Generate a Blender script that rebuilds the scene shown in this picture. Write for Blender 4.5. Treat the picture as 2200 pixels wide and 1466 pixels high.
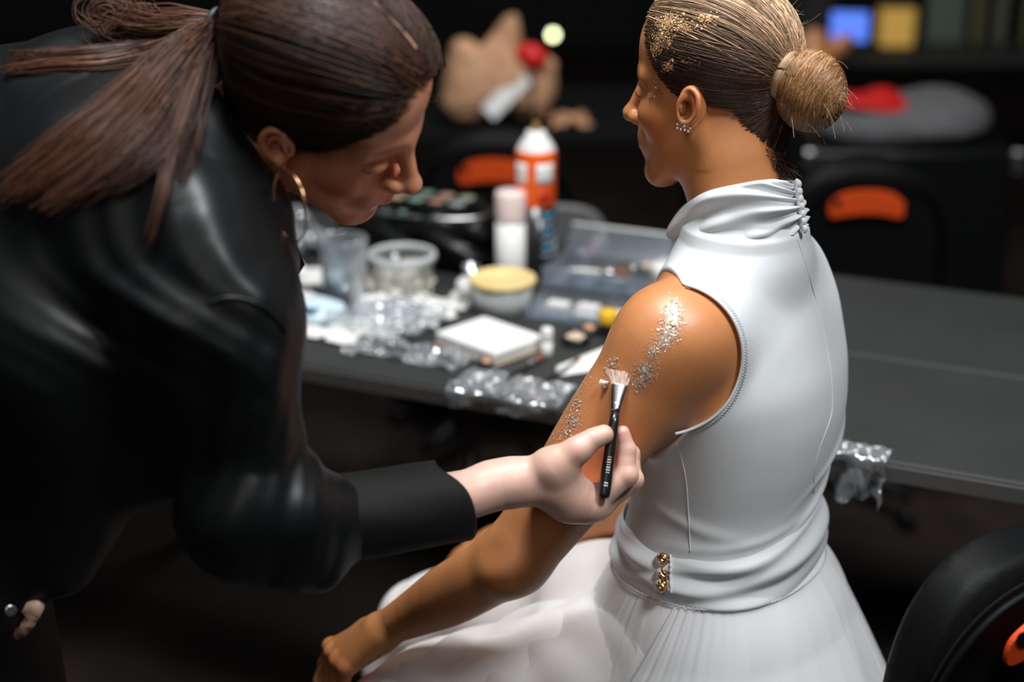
import bpy, bmesh, math, random
import numpy as np
from mathutils import Vector, Matrix
from mathutils.bvhtree import BVHTree

# ------------------------------------------------------------------ camera, world, lights, exposure
for o in list(bpy.data.objects):
    bpy.data.objects.remove(o)
SC = bpy.context.scene
COL = SC.collection
random.seed(7)
RNG = np.random.default_rng(7)

FPX = 3400.0                        # focal length in pixels of the 2200 x 1466 frame
PITCH = math.radians(20.5)
CAM = np.array([0.0, 0.0, 1.57])
cF = np.array([0.0, math.cos(PITCH), -math.sin(PITCH)])
cU = np.array([0.0, math.sin(PITCH), math.cos(PITCH)])
cR = np.array([1.0, 0.0, 0.0])

cam_d = bpy.data.cameras.new('camera')
cam = bpy.data.objects.new('camera', cam_d)
COL.objects.link(cam)
cam.location = CAM
cam.rotation_euler = (math.radians(90) - PITCH, 0, 0)
cam_d.sensor_width = 36.0
cam_d.lens = FPX * 36.0 / 2200.0
cam_d.clip_start = 0.05
cam_d.dof.use_dof = True
cam_d.dof.focus_distance = 1.70
cam_d.dof.aperture_fstop = 1.8
cam_d.dof.aperture_blades = 0
SC.camera = cam

w = bpy.data.worlds.new('world')
SC.world = w
w.use_nodes = True
w.node_tree.nodes['Background'].inputs[0].default_value = (0.55, 0.62, 0.70, 1)
w.node_tree.nodes['Background'].inputs[1].default_value = 0.02

def area(name, loc, target, size, power, color=(1, 1, 1), sy=None, spread=180):
    L = bpy.data.lights.new(name, 'AREA')
    L.energy = power
    L.color = color
    L.size = size
    L.spread = math.radians(spread)
    if sy:
        L.shape = 'RECTANGLE'
        L.size_y = sy
    o = bpy.data.objects.new(name, L)
    COL.objects.link(o)
    o.location = loc
    d = Vector(target) - Vector(loc)
    o.rotation_euler = d.to_track_quat('-Z', 'Y').to_euler()
    return o

area('ceiling_key_lamp', (1.10, 0.70, 3.1), (0.20, 1.70, 0.80), 0.6, 55, (0.97, 0.98, 1.0))
area('ceiling_table_lamp', (-0.02, 1.62, 3.12), (0.02, 1.75, 0.7), 0.6, 58, (0.97, 0.99, 1.0), 0.6)
area('ceiling_side_lamp', (-1.1, 1.5, 3.12), (-0.35, 1.5, 0.9), 0.5, 5, (0.9, 0.97, 1.0))
area('front_fill_light', (-0.35, -0.55, 2.55), (0.05, 1.7, 0.75), 1.5, 8.5, (1.0, 0.95, 0.88))  # soft fill added from the camera side to lift the shadows
area('rear_fill_light', (0.2, 4.3, 3.12), (0.2, 4.3, 0.0), 0.6, 15, (1.0, 0.95, 0.88))  # extra light added over the back area to brighten the bag and arm

SC.view_settings.view_transform = 'Standard'
SC.view_settings.look = 'None'
SC.view_settings.gamma = 1.0
SC.view_settings.use_curve_mapping = False
SC.view_settings.exposure = 0.0
SC.cycles.use_denoising = True
SC.cycles.max_bounces = 10
SC.cycles.transparent_max_bounces = 24
SC.cycles.caustics_reflective = False
SC.cycles.caustics_refractive = False
SC.cycles.sample_clamp_indirect = 6.0

# ------------------------------------------------------------------ helpers
def W(px, py, d):
    """point of the place seen at photo pixel (px, py), d metres down the optical axis"""
    return CAM + d * (cF + cR * (px - 1100.0) / FPX - cU * (py - 733.0) / FPX)

def Wy(px, py, y):
    v = (py - 733.0) / FPX
    return W(px, py, y / (cF[1] - cU[1] * v))

def Wz(px, py, z):
    v = (py - 733.0) / FPX
    return W(px, py, (z - CAM[2]) / (cF[2] - cU[2] * v))

def PR(r_px, d):
    return r_px * d / FPX

def nrm(v):
    v = np.asarray(v, float)
    return v / np.linalg.norm(v)

def tag(o, label=None, cat=None, group=None, kind=None):
    if label: o['label'] = label
    if cat: o['category'] = cat
    if group: o['group'] = group
    if kind: o['kind'] = kind
    return o

def empty(name, loc, label=None, cat=None, group=None):
    o = bpy.data.objects.new(name, None)
    o.empty_display_size = 0.05
    COL.objects.link(o)
    o.location = Vector(loc)
    bpy.context.view_layer.update()
    tag(o, label, cat, group)
    return o

def link(name, me, mat=None, parent=None, smooth=True):
    o = bpy.data.objects.new(name, me)
    COL.objects.link(o)
    if mat is not None:
        me.materials.clear()
        me.materials.append(mat)
    if smooth and len(me.polygons):
        me.polygons.foreach_set('use_smooth', np.ones(len(me.polygons), dtype=bool))
    if parent is not None:
        o.parent = parent
        o.matrix_parent_inverse = parent.matrix_basis.inverted() if parent.parent is None else (parent.parent.matrix_basis @ parent.matrix_parent_inverse @ parent.matrix_basis).inverted()
    return o

def mesh_np(name, V, F):
    """fast mesh from arrays; F is (n,3) or (n,4)"""
    me = bpy.data.meshes.new(name)
    V = np.asarray(V, np.float32)
    F = np.asarray(F, np.int32)
    n, k = F.shape
    me.vertices.add(len(V))
    me.vertices.foreach_set('co', V.ravel())
    me.loops.add(n * k)
    me.loops.foreach_set('vertex_index', F.ravel())
    me.polygons.add(n)
    me.polygons.foreach_set('loop_start', np.arange(0, n * k, k, dtype=np.int32))
    me.update(calc_edges=True)
    return me

def setcol(me, C, name='Col'):
    a = me.color_attributes.new(name, 'FLOAT_COLOR', 'POINT')
    C = np.asarray(C, np.float32)
    if C.shape[1] == 3:
        C = np.concatenate([C, np.ones((len(C), 1), np.float32)], 1)
    a.data.foreach_set('color', C.ravel())

# ------------------------------------------------------------------ materials
def mat(name, col, rough=0.5, metal=0.0, noise=0.0, nscale=20.0, bump=0.0, bscale=200.0, spec=0.5,
        sss=0.0, sssr=(1, .35, .2), ssc=0.01, trans=0.0, ior=1.45, alpha=1.0, coat=0.0, sheen=0.0, attr=None,
        emit=None, estr=0.0, aniso=0.0, coords='Object'):
    m = bpy.data.materials.new(name)
    m.use_nodes = True
    nt = m.node_tree
    b = nt.nodes['Principled BSDF']
    b.inputs['Base Color'].default_value = (*col, 1)
    b.inputs['Roughness'].default_value = rough
    b.inputs['Metallic'].default_value = metal
    b.inputs['Specular IOR Level'].default_value = spec
    b.inputs['IOR'].default_value = ior
    b.inputs['Transmission Weight'].default_value = trans
    b.inputs['Alpha'].default_value = alpha
    b.inputs['Coat Weight'].default_value = coat
    b.inputs['Sheen Weight'].default_value = sheen
    b.inputs['Anisotropic'].default_value = aniso
    if sss:
        b.inputs['Subsurface Weight'].default_value = sss
        b.inputs['Subsurface Radius'].default_value = sssr
        b.inputs['Subsurface Scale'].default_value = ssc
    if emit:
        b.inputs['Emission Color'].default_value = (*emit, 1)
        b.inputs['Emission Strength'].default_value = estr
    tc = nt.nodes.new('ShaderNodeTexCoord')
    out = None
    if noise:
        n = nt.nodes.new('ShaderNodeTexNoise')
        n.inputs['Scale'].default_value = nscale
        n.inputs['Detail'].default_value = 5
        nt.links.new(tc.outputs[coords], n.inputs['Vector'])
        mr = nt.nodes.new('ShaderNodeMapRange')
        mr.inputs['From Min'].default_value = 0.3
        mr.inputs['From Max'].default_value = 0.7
        mr.inputs['To Min'].default_value = 1 - noise
        mr.inputs['To Max'].default_value = 1 + noise
        nt.links.new(n.outputs['Fac'], mr.inputs['Value'])
        mx = nt.nodes.new('ShaderNodeMix')
        mx.data_type = 'RGBA'
        mx.blend_type = 'MULTIPLY'
        mx.inputs['Factor'].default_value = 1
        mx.inputs['A'].default_value = (*col, 1)
        nt.links.new(mr.outputs['Result'], mx.inputs['B'])
        out = mx.outputs['Result']
    if attr:
        at = nt.nodes.new('ShaderNodeAttribute')
        at.attribute_name = attr
        mx2 = nt.nodes.new('ShaderNodeMix')
        mx2.data_type = 'RGBA'
        mx2.blend_type = 'MULTIPLY'
        mx2.inputs['Factor'].default_value = 1
        if out:
            nt.links.new(out, mx2.inputs['A'])
        else:
            mx2.inputs['A'].default_value = (*col, 1)
        nt.links.new(at.outputs['Color'], mx2.inputs['B'])
        out = mx2.outputs['Result']
    if out:
        nt.links.new(out, b.inputs['Base Color'])
    if bump:
        n2 = nt.nodes.new('ShaderNodeTexNoise')
        n2.inputs['Scale'].default_value = bscale
        n2.inputs['Detail'].default_value = 4
        nt.links.new(tc.outputs[coords], n2.inputs['Vector'])
        bp = nt.nodes.new('ShaderNodeBump')
        bp.inputs['Strength'].default_value = bump
        bp.inputs['Distance'].default_value = 0.002
        nt.links.new(n2.outputs['Fac'], bp.inputs['Height'])
        nt.links.new(bp.outputs['Normal'], b.inputs['Normal'])
    return m

def sheer(name, col, density=0.5):
    """thin voile: diffuse + translucent + see-through weave"""
    m = bpy.data.materials.new(name)
    m.use_nodes = True
    nt = m.node_tree
    for n in list(nt.nodes):
        if n.type != 'OUTPUT_MATERIAL':
            nt.nodes.remove(n)
    out = [n for n in nt.nodes if n.type == 'OUTPUT_MATERIAL'][0]
    df = nt.nodes.new('ShaderNodeBsdfDiffuse'); df.inputs[0].default_value = (*col, 1)
    tl = nt.nodes.new('ShaderNodeBsdfTranslucent'); tl.inputs[0].default_value = (*col, 1)
    tp = nt.nodes.new('ShaderNodeBsdfTransparent')
    m1 = nt.nodes.new('ShaderNodeMixShader'); m1.inputs[0].default_value = 0.15
    m2 = nt.nodes.new('ShaderNodeMixShader')
    lw = nt.nodes.new('ShaderNodeLayerWeight'); lw.inputs[0].default_value = 0.35
    mr = nt.nodes.new('ShaderNodeMapRange')
    mr.inputs['To Min'].default_value = density
    mr.inputs['To Max'].default_value = min(1.0, density + 0.35)
    nt.links.new(lw.outputs['Facing'], mr.inputs['Value'])
    nt.links.new(df.outputs[0], m1.inputs[1]); nt.links.new(tl.outputs[0], m1.inputs[2])
    nt.links.new(mr.outputs[0], m2.inputs[0])
    nt.links.new(tp.outputs[0], m2.inputs[1]); nt.links.new(m1.outputs[0], m2.inputs[2])
    nt.links.new(m2.outputs[0], out.inputs['Surface'])
    return m

def film(name, tint=(0.9, 0.95, 1.0), gloss=0.35):
    """thin clear plastic: see-through with a glossy skin"""
    m = bpy.data.materials.new(name)
    m.use_nodes = True
    nt = m.node_tree
    for n in list(nt.nodes):
        if n.type != 'OUTPUT_MATERIAL':
            nt.nodes.remove(n)
    out = [n for n in nt.nodes if n.type == 'OUTPUT_MATERIAL'][0]
    tp = nt.nodes.new('ShaderNodeBsdfTransparent'); tp.inputs[0].default_value = (*tint, 1)
    gl = nt.nodes.new('ShaderNodeBsdfGlossy'); gl.inputs['Roughness'].default_value = 0.12
    df = nt.nodes.new('ShaderNodeBsdfDiffuse'); df.inputs[0].default_value = (0.8, 0.85, 0.9, 1)
    m1 = nt.nodes.new('ShaderNodeMixShader'); m1.inputs[0].default_value = 0.35
    m2 = nt.nodes.new('ShaderNodeMixShader')
    lw = nt.nodes.new('ShaderNodeLayerWeight'); lw.inputs[0].default_value = 0.5
    mr = nt.nodes.new('ShaderNodeMapRange')
    mr.inputs['To Min'].default_value = gloss * 0.35
    mr.inputs['To Max'].default_value = min(1, gloss * 2.2)
    nt.links.new(lw.outputs['Facing'], mr.inputs['Value'])
    nt.links.new(gl.outputs[0], m1.inputs[1]); nt.links.new(df.outputs[0], m1.inputs[2])
    nt.links.new(mr.outputs[0], m2.inputs[0])
    nt.links.new(tp.outputs[0], m2.inputs[1]); nt.links.new(m1.outputs[0], m2.inputs[2])
    nt.links.new(m2.outputs[0], out.inputs['Surface'])
    return m
# ------------------------------------------------------------------ implicit-surface modeller (bodies, clothes, soft goods)
f32 = np.float32

def spline(pts, n):
    """Catmull-Rom through pts (K,D) sampled at n points"""
    P = np.asarray(pts, float)
    P = np.concatenate([[2 * P[0] - P[1]], P, [2 * P[-1] - P[-2]]])
    K = len(P) - 3
    t = np.linspace(0, K, n); i = np.minimum(t.astype(int), K - 1); u = (t - i)[:, None]
    a, b, c, d = P[i], P[i + 1], P[i + 2], P[i + 3]
    return .5 * (2 * b + (c - a) * u + (2 * a - 5 * b + 4 * c - d) * u ** 2 + (3 * b - a - 3 * c + d) * u ** 3)

class Prim:
    pass

class RC(Prim):            # tapered capsule
    def __init__(s, a, b, ra, rb):
        s.a = np.asarray(a, f32); s.b = np.asarray(b, f32); s.ra = f32(ra); s.rb = f32(rb)
        s.ab = s.b - s.a; s.L2 = f32(max(float(s.ab @ s.ab), 1e-9))
        s.c = (s.a + s.b) / 2; s.R = float(np.sqrt(s.L2)) / 2 + max(float(ra), float(rb))
    def ev(s, P):
        q = P - s.a
        t = np.clip((q @ s.ab) / s.L2, 0, 1)
        q -= t[:, None] * s.ab
        return np.sqrt(np.einsum('ij,ij->i', q, q)) - (s.ra + t * (s.rb - s.ra))

class EL(Prim):            # ellipsoid, axes = rows of M
    def __init__(s, c, r, M=None):
        s.c = np.asarray(c, f32); s.r = np.asarray(r, f32)
        s.M = np.eye(3, dtype=f32) if M is None else np.asarray(M, f32)
        s.R = float(s.r.max())
    def ev(s, P):
        q = (P - s.c) @ s.M.T
        q /= s.r
        k0 = np.sqrt(np.einsum('ij,ij->i', q, q)) + 1e-9
        q /= s.r
        k1 = np.sqrt(np.einsum('ij,ij->i', q, q)) + 1e-9
        return k0 * (k0 - 1) / k1

class LOFT(Prim):          # stack of superellipse sections up the z axis
    def __init__(s, rows, Rv, Fv, n=2.25):
        rows = sorted(rows, key=lambda r: r[2])
        A = np.array(rows, float)                     # x y z a b
        z = A[:, 2]
        zz = np.linspace(z[0], z[-1], 200)
        s.z = zz.astype(f32)
        s.tab = []
        for k in (0, 1, 3, 4):
            v = np.interp(zz, z, A[:, k])
            ker = np.hanning(25); ker /= ker.sum()
            vp = np.concatenate([2 * v[0] - v[12:0:-1], v, 2 * v[-1] - v[-2:-14:-1]])
            s.tab.append(np.convolve(vp, ker, 'valid').astype(f32))
        s.Rv = np.asarray(Rv, f32); s.Fv = np.asarray(Fv, f32); s.n = f32(n)
        s.c = np.array([A[:, 0].mean(), A[:, 1].mean(), (z[0] + z[-1]) / 2], f32)
        s.R = float(np.hypot((z[-1] - z[0]) / 2, A[:, 3:].max() + .05))
    def local(s, P):
        z = P[:, 2]
        cx, cy, a, b = [np.interp(z, s.z, t).astype(f32) for t in s.tab]
        X = P[:, 0] - cx; Y = P[:, 1] - cy
        return X * s.Rv[0] + Y * s.Rv[1], X * s.Fv[0] + Y * s.Fv[1], a, b
    def ev(s, P):
        z = P[:, 2]
        u, v, a, b = s.local(P)
        k = (np.abs(u / a) ** s.n + np.abs(v / b) ** s.n) ** (1 / s.n)
        d = (k - 1) * np.minimum(a, b)
        return np.maximum(d, np.maximum(s.z[0] - z, z - s.z[-1]))

class FN(Prim):            # any function of position, with a bounding ball
    def __init__(s, fn, c, R, cull=False):
        s.fn = fn; s.c = np.asarray(c, f32); s.R = float(R); s.cull = cull
    def ev(s, P, bc=None, hd=0):
        return s.fn(P, bc, hd) if s.cull else s.fn(P)

class SUB(Prim):           # a whole field used as one primitive
    def __init__(s, fld):
        s.fld = fld
        lo, hi = fld.bounds(0)
        s.c = ((lo + hi) / 2).astype(f32); s.R = float(np.linalg.norm(hi - lo) / 2)
    def ev(s, P, bc=None, hd=0):
        return s.fld.ev(P, bc, hd)

class CHAIN(Prim):         # limb: smooth curve with a smoothly varying radius
    def __init__(s, pts):
        P = np.array([list(p) + [r] for p, r in pts], float)
        K = len(P)
        fine = spline(P, 16 * (K - 1) + 1) if K > 2 else P[0] + (P[1] - P[0]) * np.linspace(0, 1, 17)[:, None]
        s.fine = fine.astype(f32)
        s.seg = s.fine[::8]
        s.par = np.arange(len(fine), dtype=f32)
        lo = (fine[:, :3] - fine[:, 3:]).min(0); hi = (fine[:, :3] + fine[:, 3:]).max(0)
        s.c = ((lo + hi) / 2).astype(f32); s.R = float(np.linalg.norm(hi - lo) / 2)
    def ev(s, P, bc=None, hd=0):
        best = np.full(len(P), 1e9, f32); bs = np.zeros(len(P), f32)
        for i in range(len(s.seg) - 1):
            a = s.seg[i, :3]; ab = s.seg[i + 1, :3] - a
            q = P - a
            t = np.clip((q @ ab) / f32(ab @ ab + 1e-12), 0, 1)
            q -= t[:, None] * ab
            d = np.einsum('ij,ij->i', q, q)
            m = d < best
            best = np.where(m, d, best); bs = np.where(m, (i + t) * 8, bs)
        i0 = np.minimum(bs.astype(np.int32), len(s.fine) - 2); u = (bs - i0)[:, None]
        C = s.fine[i0] * (1 - u) + s.fine[i0 + 1] * u
        q = P - C[:, :3]
        return np.sqrt(np.einsum('ij,ij->i', q, q)) - C[:, 3]

def smin(a, b, k):
    if k <= 0: return np.minimum(a, b)
    h = np.maximum(k - np.abs(a - b), 0) / k
    return np.minimum(a, b) - h * h * (k * 0.25)

class Field:
    def __init__(s):
        s.ops = []
    def add(s, prim, k=0.0): s.ops.append(('u', prim, f32(k))); return s
    def sub(s, prim, k=0.0): s.ops.append(('s', prim, f32(k))); return s
    def cut(s, prim, k=0.0): s.ops.append(('i', prim, f32(k))); return s
    def chain(s, pts, k=0.012, k0=None):
        """pts: list of (point, radius)"""
        s.add(CHAIN(pts), k if k0 is None else k0)
        return s
    def copy(s):
        f = Field(); f.ops = list(s.ops); return f
    def ev(s, P, bc=None, hd=0):
        d = np.full(len(P), 10.0, f32)
        near = None
        if bc is not None:
            if getattr(s, 'nc', -1) != len(s.ops):
                s.nc = len(s.ops)
                s.cc = np.array([p.c for _, p, _ in s.ops], f32); s.cr = np.array([p.R + k + .03 for _, p, k in s.ops], f32)
                s.ci = np.array([o == 'i' for o, _, _ in s.ops])
            df = s.cc - bc
            near = (np.sqrt((df * df).sum(1)) < s.cr + hd) | s.ci
        for n_, (op, p, k) in enumerate(s.ops):
            if near is not None and not near[n_]:
                continue
            v = p.ev(P, bc, hd + .05) if isinstance(p, (SUB, CHAIN, FN)) else p.ev(P)
            if op == 'u': d = smin(d, v, k)
            elif op == 's': d = -smin(-d, v, k)
            else: d = -smin(-d, -v, k)
        return d
    def bounds(s, pad=0.03):
        lo = np.min([p.c - p.R for o, p, k in s.ops if o == 'u'], 0) - pad
        hi = np.max([p.c + p.R for o, p, k in s.ops if o == 'u'], 0) + pad
        return lo, hi

CORN = np.array([[i, j, k] for i in (0, 1) for j in (0, 1) for k in (0, 1)])
EDG = [(a, b) for a in range(8) for b in range(a + 1, 8) if np.abs(CORN[a] - CORN[b]).sum() == 1]

def fill_pinholes(F, nv):
    """close the few tiny even-sided gaps left at block borders"""
    E = np.concatenate([F[:, [0, 1]], F[:, [1, 2]], F[:, [2, 3]], F[:, [3, 0]]]).astype(np.int64)
    key = E.min(1) * nv + E.max(1)
    _, inv, cnt = np.unique(key, return_inverse=True, return_counts=True)
    B = E[cnt[inv] == 1]
    nxt = {}
    for a, b in B.tolist():
        nxt.setdefault(b, []).append(a)              # walk against the faces
    add, seen = [], set()
    for s0 in list(nxt):
        if s0 in seen: continue
        loop, c = [s0], s0
        while len(loop) <= 9 and len(nxt.get(c, ())) == 1:
            c = nxt[c][0]
            if c == s0: break
            loop.append(c)
        if c == s0 and len(loop) in (4, 6, 8):
            seen.update(loop)
            for k in range(1, len(loop) - 2, 2):
                add.append([loop[0], loop[k], loop[k + 1], loop[k + 2]])
    return np.concatenate([F, np.array(add, F.dtype)]) if add else F

def extract(fld, h, lo=None, hi=None, n=16, clip=None):
    """sparse surface nets; returns V, F(quads).  clip=(lo,hi) keeps only faces with all verts inside"""
    l, u = fld.bounds()
    lo = l if lo is None else np.maximum(l, lo)
    hi = u if hi is None else np.minimum(u, hi)
    lo = np.floor(lo / h) * h
    B = h * n
    nb = np.maximum(np.ceil((hi - lo) / B).astype(int), 1)
    gi = np.stack(np.meshgrid(*[np.arange(x) for x in nb], indexing='ij'), -1).reshape(-1, 3)
    cent = (lo + (gi + .5) * B).astype(f32)
    hd = B * 0.8661
    act = np.abs(fld.ev(cent)) < hd * 1.5
    gi = gi[act]; cent = cent[act]
    g = np.stack(np.meshgrid(*[np.arange(n + 1)] * 3, indexing='ij'), -1).reshape(-1, 3)
    N = nb * n + 2
    cellsV, cellsI, quads = [], [], []
    mul = np.array([N[1] * N[2], N[2], 1], np.int64)
    m = n + 1
    for bi in range(len(gi)):
        base = gi[bi] * n
        P = (lo + (base + g) * h).astype(f32)
        D = fld.ev(P, cent[bi], hd)
        if D.min() > 0 or D.max() < 0:
            continue
        D = D.reshape(m, m, m)
        S = D < 0
        C = np.zeros((n, n, n), np.int8)
        for c in CORN:
            C += S[c[0]:c[0] + n, c[1]:c[1] + n, c[2]:c[2] + n]
        idx = np.argwhere((C > 0) & (C < 8))
        if len(idx) == 0: continue
        acc = np.zeros((len(idx), 3)); cnt = np.zeros(len(idx))
        for a, b in EDG:
            ia = idx + CORN[a]; ib = idx + CORN[b]
            da = D[ia[:, 0], ia[:, 1], ia[:, 2]]; db = D[ib[:, 0], ib[:, 1], ib[:, 2]]
            x = (da < 0) != (db < 0)
            t = np.where(x, da / np.where(x, da - db, 1), 0)
            acc += np.where(x[:, None], CORN[a] + t[:, None] * (CORN[b] - CORN[a]), 0)
            cnt += x
        V = (lo + (base + idx + acc / cnt[:, None]) * h).astype(f32)
        # one Newton step back on to the surface
        d0 = fld.ev(V.copy(), cent[bi], hd)
        Dc = np.stack([D[idx[:, 0] + c[0], idx[:, 1] + c[1], idx[:, 2] + c[2]] for c in CORN], 1)
        gr = np.stack([Dc[:, CORN[:, k] == 1].mean(1) - Dc[:, CORN[:, k] == 0].mean(1) for k in range(3)], 1) / f32(h)
        g2 = np.maximum((gr * gr).sum(1), 0.25)
        step = -(d0 / g2)[:, None] * gr
        sl = np.linalg.norm(step, axis=1, keepdims=True)
        step *= np.minimum(1, (0.6 * h) / np.maximum(sl, 1e-9))
        V = V + step
        gl = base + idx
        cellsV.append(V); cellsI.append((gl * mul).sum(1))
        # faces
        for ax in range(3):
            sl0 = [slice(0, n)] * 3; sl1 = [slice(0, n)] * 3
            sl1[ax] = slice(1, n + 1)
            s0 = S[tuple(sl0)]; s1 = S[tuple(sl1)]
            ee = np.argwhere(s0 != s1)
            if len(ee) == 0: continue
            flip = s0[ee[:, 0], ee[:, 1], ee[:, 2]]
            ge = base + ee
            u_, v_ = (ax + 1) % 3, (ax + 2) % 3
            du = np.zeros(3, int); du[u_] = 1
            dv = np.zeros(3, int); dv[v_] = 1
            ok = (ge[:, u_] > 0) & (ge[:, v_] > 0)
            ge = ge[ok]; flip = flip[ok]
            q = np.stack([((ge - du - dv) * mul).sum(1), ((ge - dv) * mul).sum(1), (ge * mul).sum(1), ((ge - du) * mul).sum(1)], 1)
            q[~flip] = q[~flip][:, ::-1]
            quads.append(q)
    V = np.concatenate(cellsV); I = np.concatenate(cellsI); Q = np.concatenate(quads)
    o = np.argsort(I); I = I[o]; V = V[o]
    p = np.searchsorted(I, Q.ravel())
    p = np.minimum(p, len(I) - 1)
    good = (I[p] == Q.ravel()).reshape(-1, 4).all(1)
    F = fill_pinholes(p.reshape(-1, 4)[good], len(V))
    if clip is not None:
        ins = ((V >= clip[0]) & (V <= clip[1])).all(1)
        F = F[ins[F].all(1)]
        used = np.unique(F)
        rm = np.full(len(V), -1); rm[used] = np.arange(len(used))
        V = V[used]; F = rm[F]
    return V.astype(f32), F.astype(np.int32)

def join_np(parts):
    V, F, o = [], [], 0
    for v, f in parts:
        V.append(v); F.append(f + o); o += len(v)
    return np.concatenate(V), np.concatenate(F)

def grads(fld, V, e=0.001):
    d0 = fld.ev(V.astype(f32).copy())
    g = np.stack([fld.ev((V + np.eye(3)[k] * e).astype(f32)) - d0 for k in range(3)], 1) / e
    return d0, g / np.maximum(np.linalg.norm(g, axis=1, keepdims=True), 1e-6)

def vnormals(V, F):
    n = np.zeros((len(V), 3))
    a = V[F[:, 0]]; b = V[F[:, 1]]; c = V[F[:, 2]]; d = V[F[:, 3]] if F.shape[1] == 4 else V[F[:, 2]]
    fn = np.cross(c - a, d - b) if F.shape[1] == 4 else np.cross(b - a, c - a)
    for k in range(F.shape[1]):
        np.add.at(n, F[:, k], fn)
    return n / np.maximum(np.linalg.norm(n, axis=1, keepdims=True), 1e-12)

def bvh_np(V, F):
    return BVHTree.FromPolygons([Vector(v) for v in V.tolist()], F.tolist())

# ------------------------------------------------------------------ swept and turned shapes
def tubes(paths, rad, sides=3):
    """paths (N,M,3), rad (N,M) -> one mesh of thin tubes"""
    paths = np.asarray(paths, float); N, M, _ = paths.shape
    rad = np.broadcast_to(np.asarray(rad, float), (N, M))
    T = np.gradient(paths, axis=1)
    T /= np.maximum(np.linalg.norm(T, axis=2, keepdims=True), 1e-9)
    ref = np.where(np.abs(T[..., 2:3]) > 0.9, np.array([1., 0, 0]), np.array([0, 0, 1.]))
    A = np.cross(T, ref); A /= np.maximum(np.linalg.norm(A, axis=2, keepdims=True), 1e-9)
    Bv = np.cross(T, A)
    ang = np.arange(sides) * 2 * np.pi / sides
    V = paths[:, :, None] + rad[:, :, None, None] * (np.cos(ang)[None, None, :, None] * A[:, :, None] + np.sin(ang)[None, None, :, None] * Bv[:, :, None])
    idx = np.arange(N * M * sides).reshape(N, M, sides)
    a = idx[:, :-1]; b = idx[:, 1:]
    F = np.stack([a, np.roll(a, -1, 2), np.roll(b, -1, 2), b], -1).reshape(-1, 4)
    return V.reshape(-1, 3), F

def tube1(pts, r, sides=10, closed=False, caps=True):
    pts = np.asarray(pts, float); M = len(pts)
    r = np.broadcast_to(np.asarray(r, float), (M,))
    if closed:
        T = np.roll(pts, -1, 0) - np.roll(pts, 1, 0)
    else:
        T = np.gradient(pts, axis=0)
    T /= np.maximum(np.linalg.norm(T, axis=1, keepdims=True), 1e-9)
    A = np.zeros_like(T)
    ref = np.array([0, 0, 1.]) if abs(T[0, 2]) < .9 else np.array([1., 0, 0])
    a = np.cross(T[0], ref); a /= np.linalg.norm(a)
    for i in range(M):
        a = a - T[i] * (a @ T[i]); a /= np.linalg.norm(a); A[i] = a
    Bv = np.cross(T, A)
    ang = np.arange(sides) * 2 * np.pi / sides
    V = pts[:, None] + r[:, None, None] * (np.cos(ang)[None, :, None] * A[:, None] + np.sin(ang)[None, :, None] * Bv[:, None])
    idx = np.arange(M * sides).reshape(M, sides)
    if closed:
        p, q = idx, np.roll(idx, -1, 0)
    else:
        p, q = idx[:-1], idx[1:]
    F = np.stack([p, np.roll(p, -1, 1), np.roll(q, -1, 1), q], -1).reshape(-1, 4)
    V = V.reshape(-1, 3)
    if caps and not closed:
        c0, c1 = len(V), len(V) + 1
        V = np.concatenate([V, pts[:1], pts[-1:]])
        f0 = [[c0, idx[0][(k + 1) % sides], idx[0][k], idx[0][k]] for k in range(sides)]
        f1 = [[c1, idx[-1][k], idx[-1][(k + 1) % sides], idx[-1][(k + 1) % sides]] for k in range(sides)]
        return V, F, np.array(f0 + f1)
    return V, F, None

def clean_mesh(name, V, F4, tri=None):
    """from_pydata allowing quads + degenerate quads used as triangles"""
    faces = [list(map(int, f)) for f in F4]
    if tri is not None:
        for f in tri:
            faces.append([int(f[0]), int(f[1]), int(f[2])])
    me = bpy.data.meshes.new(name)
    me.from_pydata([tuple(map(float, v)) for v in V], [], faces)
    me.update()
    return me

def tube_obj(name, pts, r, m, parent=None, sides=10, closed=False):
    V, F, t = tube1(pts, r, sides, closed)
    return link(name, clean_mesh(name, V, F, t), m, parent)

def lathe(name, prof, m, parent=None, seg=40, base=(0, 0, 0), axis=None, smooth=True, closed=False):
    """prof: list of (r, z) from bottom to top, turned about the axis through base"""
    prof = np.array(prof, float)
    ang = np.arange(seg) * 2 * np.pi / seg
    if axis is None:
        X, Y, Z = np.eye(3)
    else:
        Z = nrm(axis); X = nrm(np.cross(Z, [0.3, 1, 0.1])); Y = np.cross(Z, X)
    V = np.array(base) + prof[:, 0][:, None, None] * (np.cos(ang)[None, :, None] * X + np.sin(ang)[None, :, None] * Y) + prof[:, 1][:, None, None] * Z
    M = len(prof)
    idx = np.arange(M * seg).reshape(M, seg)
    p, q = idx[:-1], idx[1:]
    F = np.stack([p, np.roll(p, -1, 1), np.roll(q, -1, 1), q], -1).reshape(-1, 4)
    me = clean_mesh(name, V.reshape(-1, 3), F)
    bm = bmesh.new(); bm.from_mesh(me)
    bmesh.ops.remove_doubles(bm, verts=bm.verts, dist=1e-6)
    bmesh.ops.recalc_face_normals(bm, faces=bm.faces)
    bm.to_mesh(me); bm.free()
    return link(name, me, m, parent, smooth)

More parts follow.
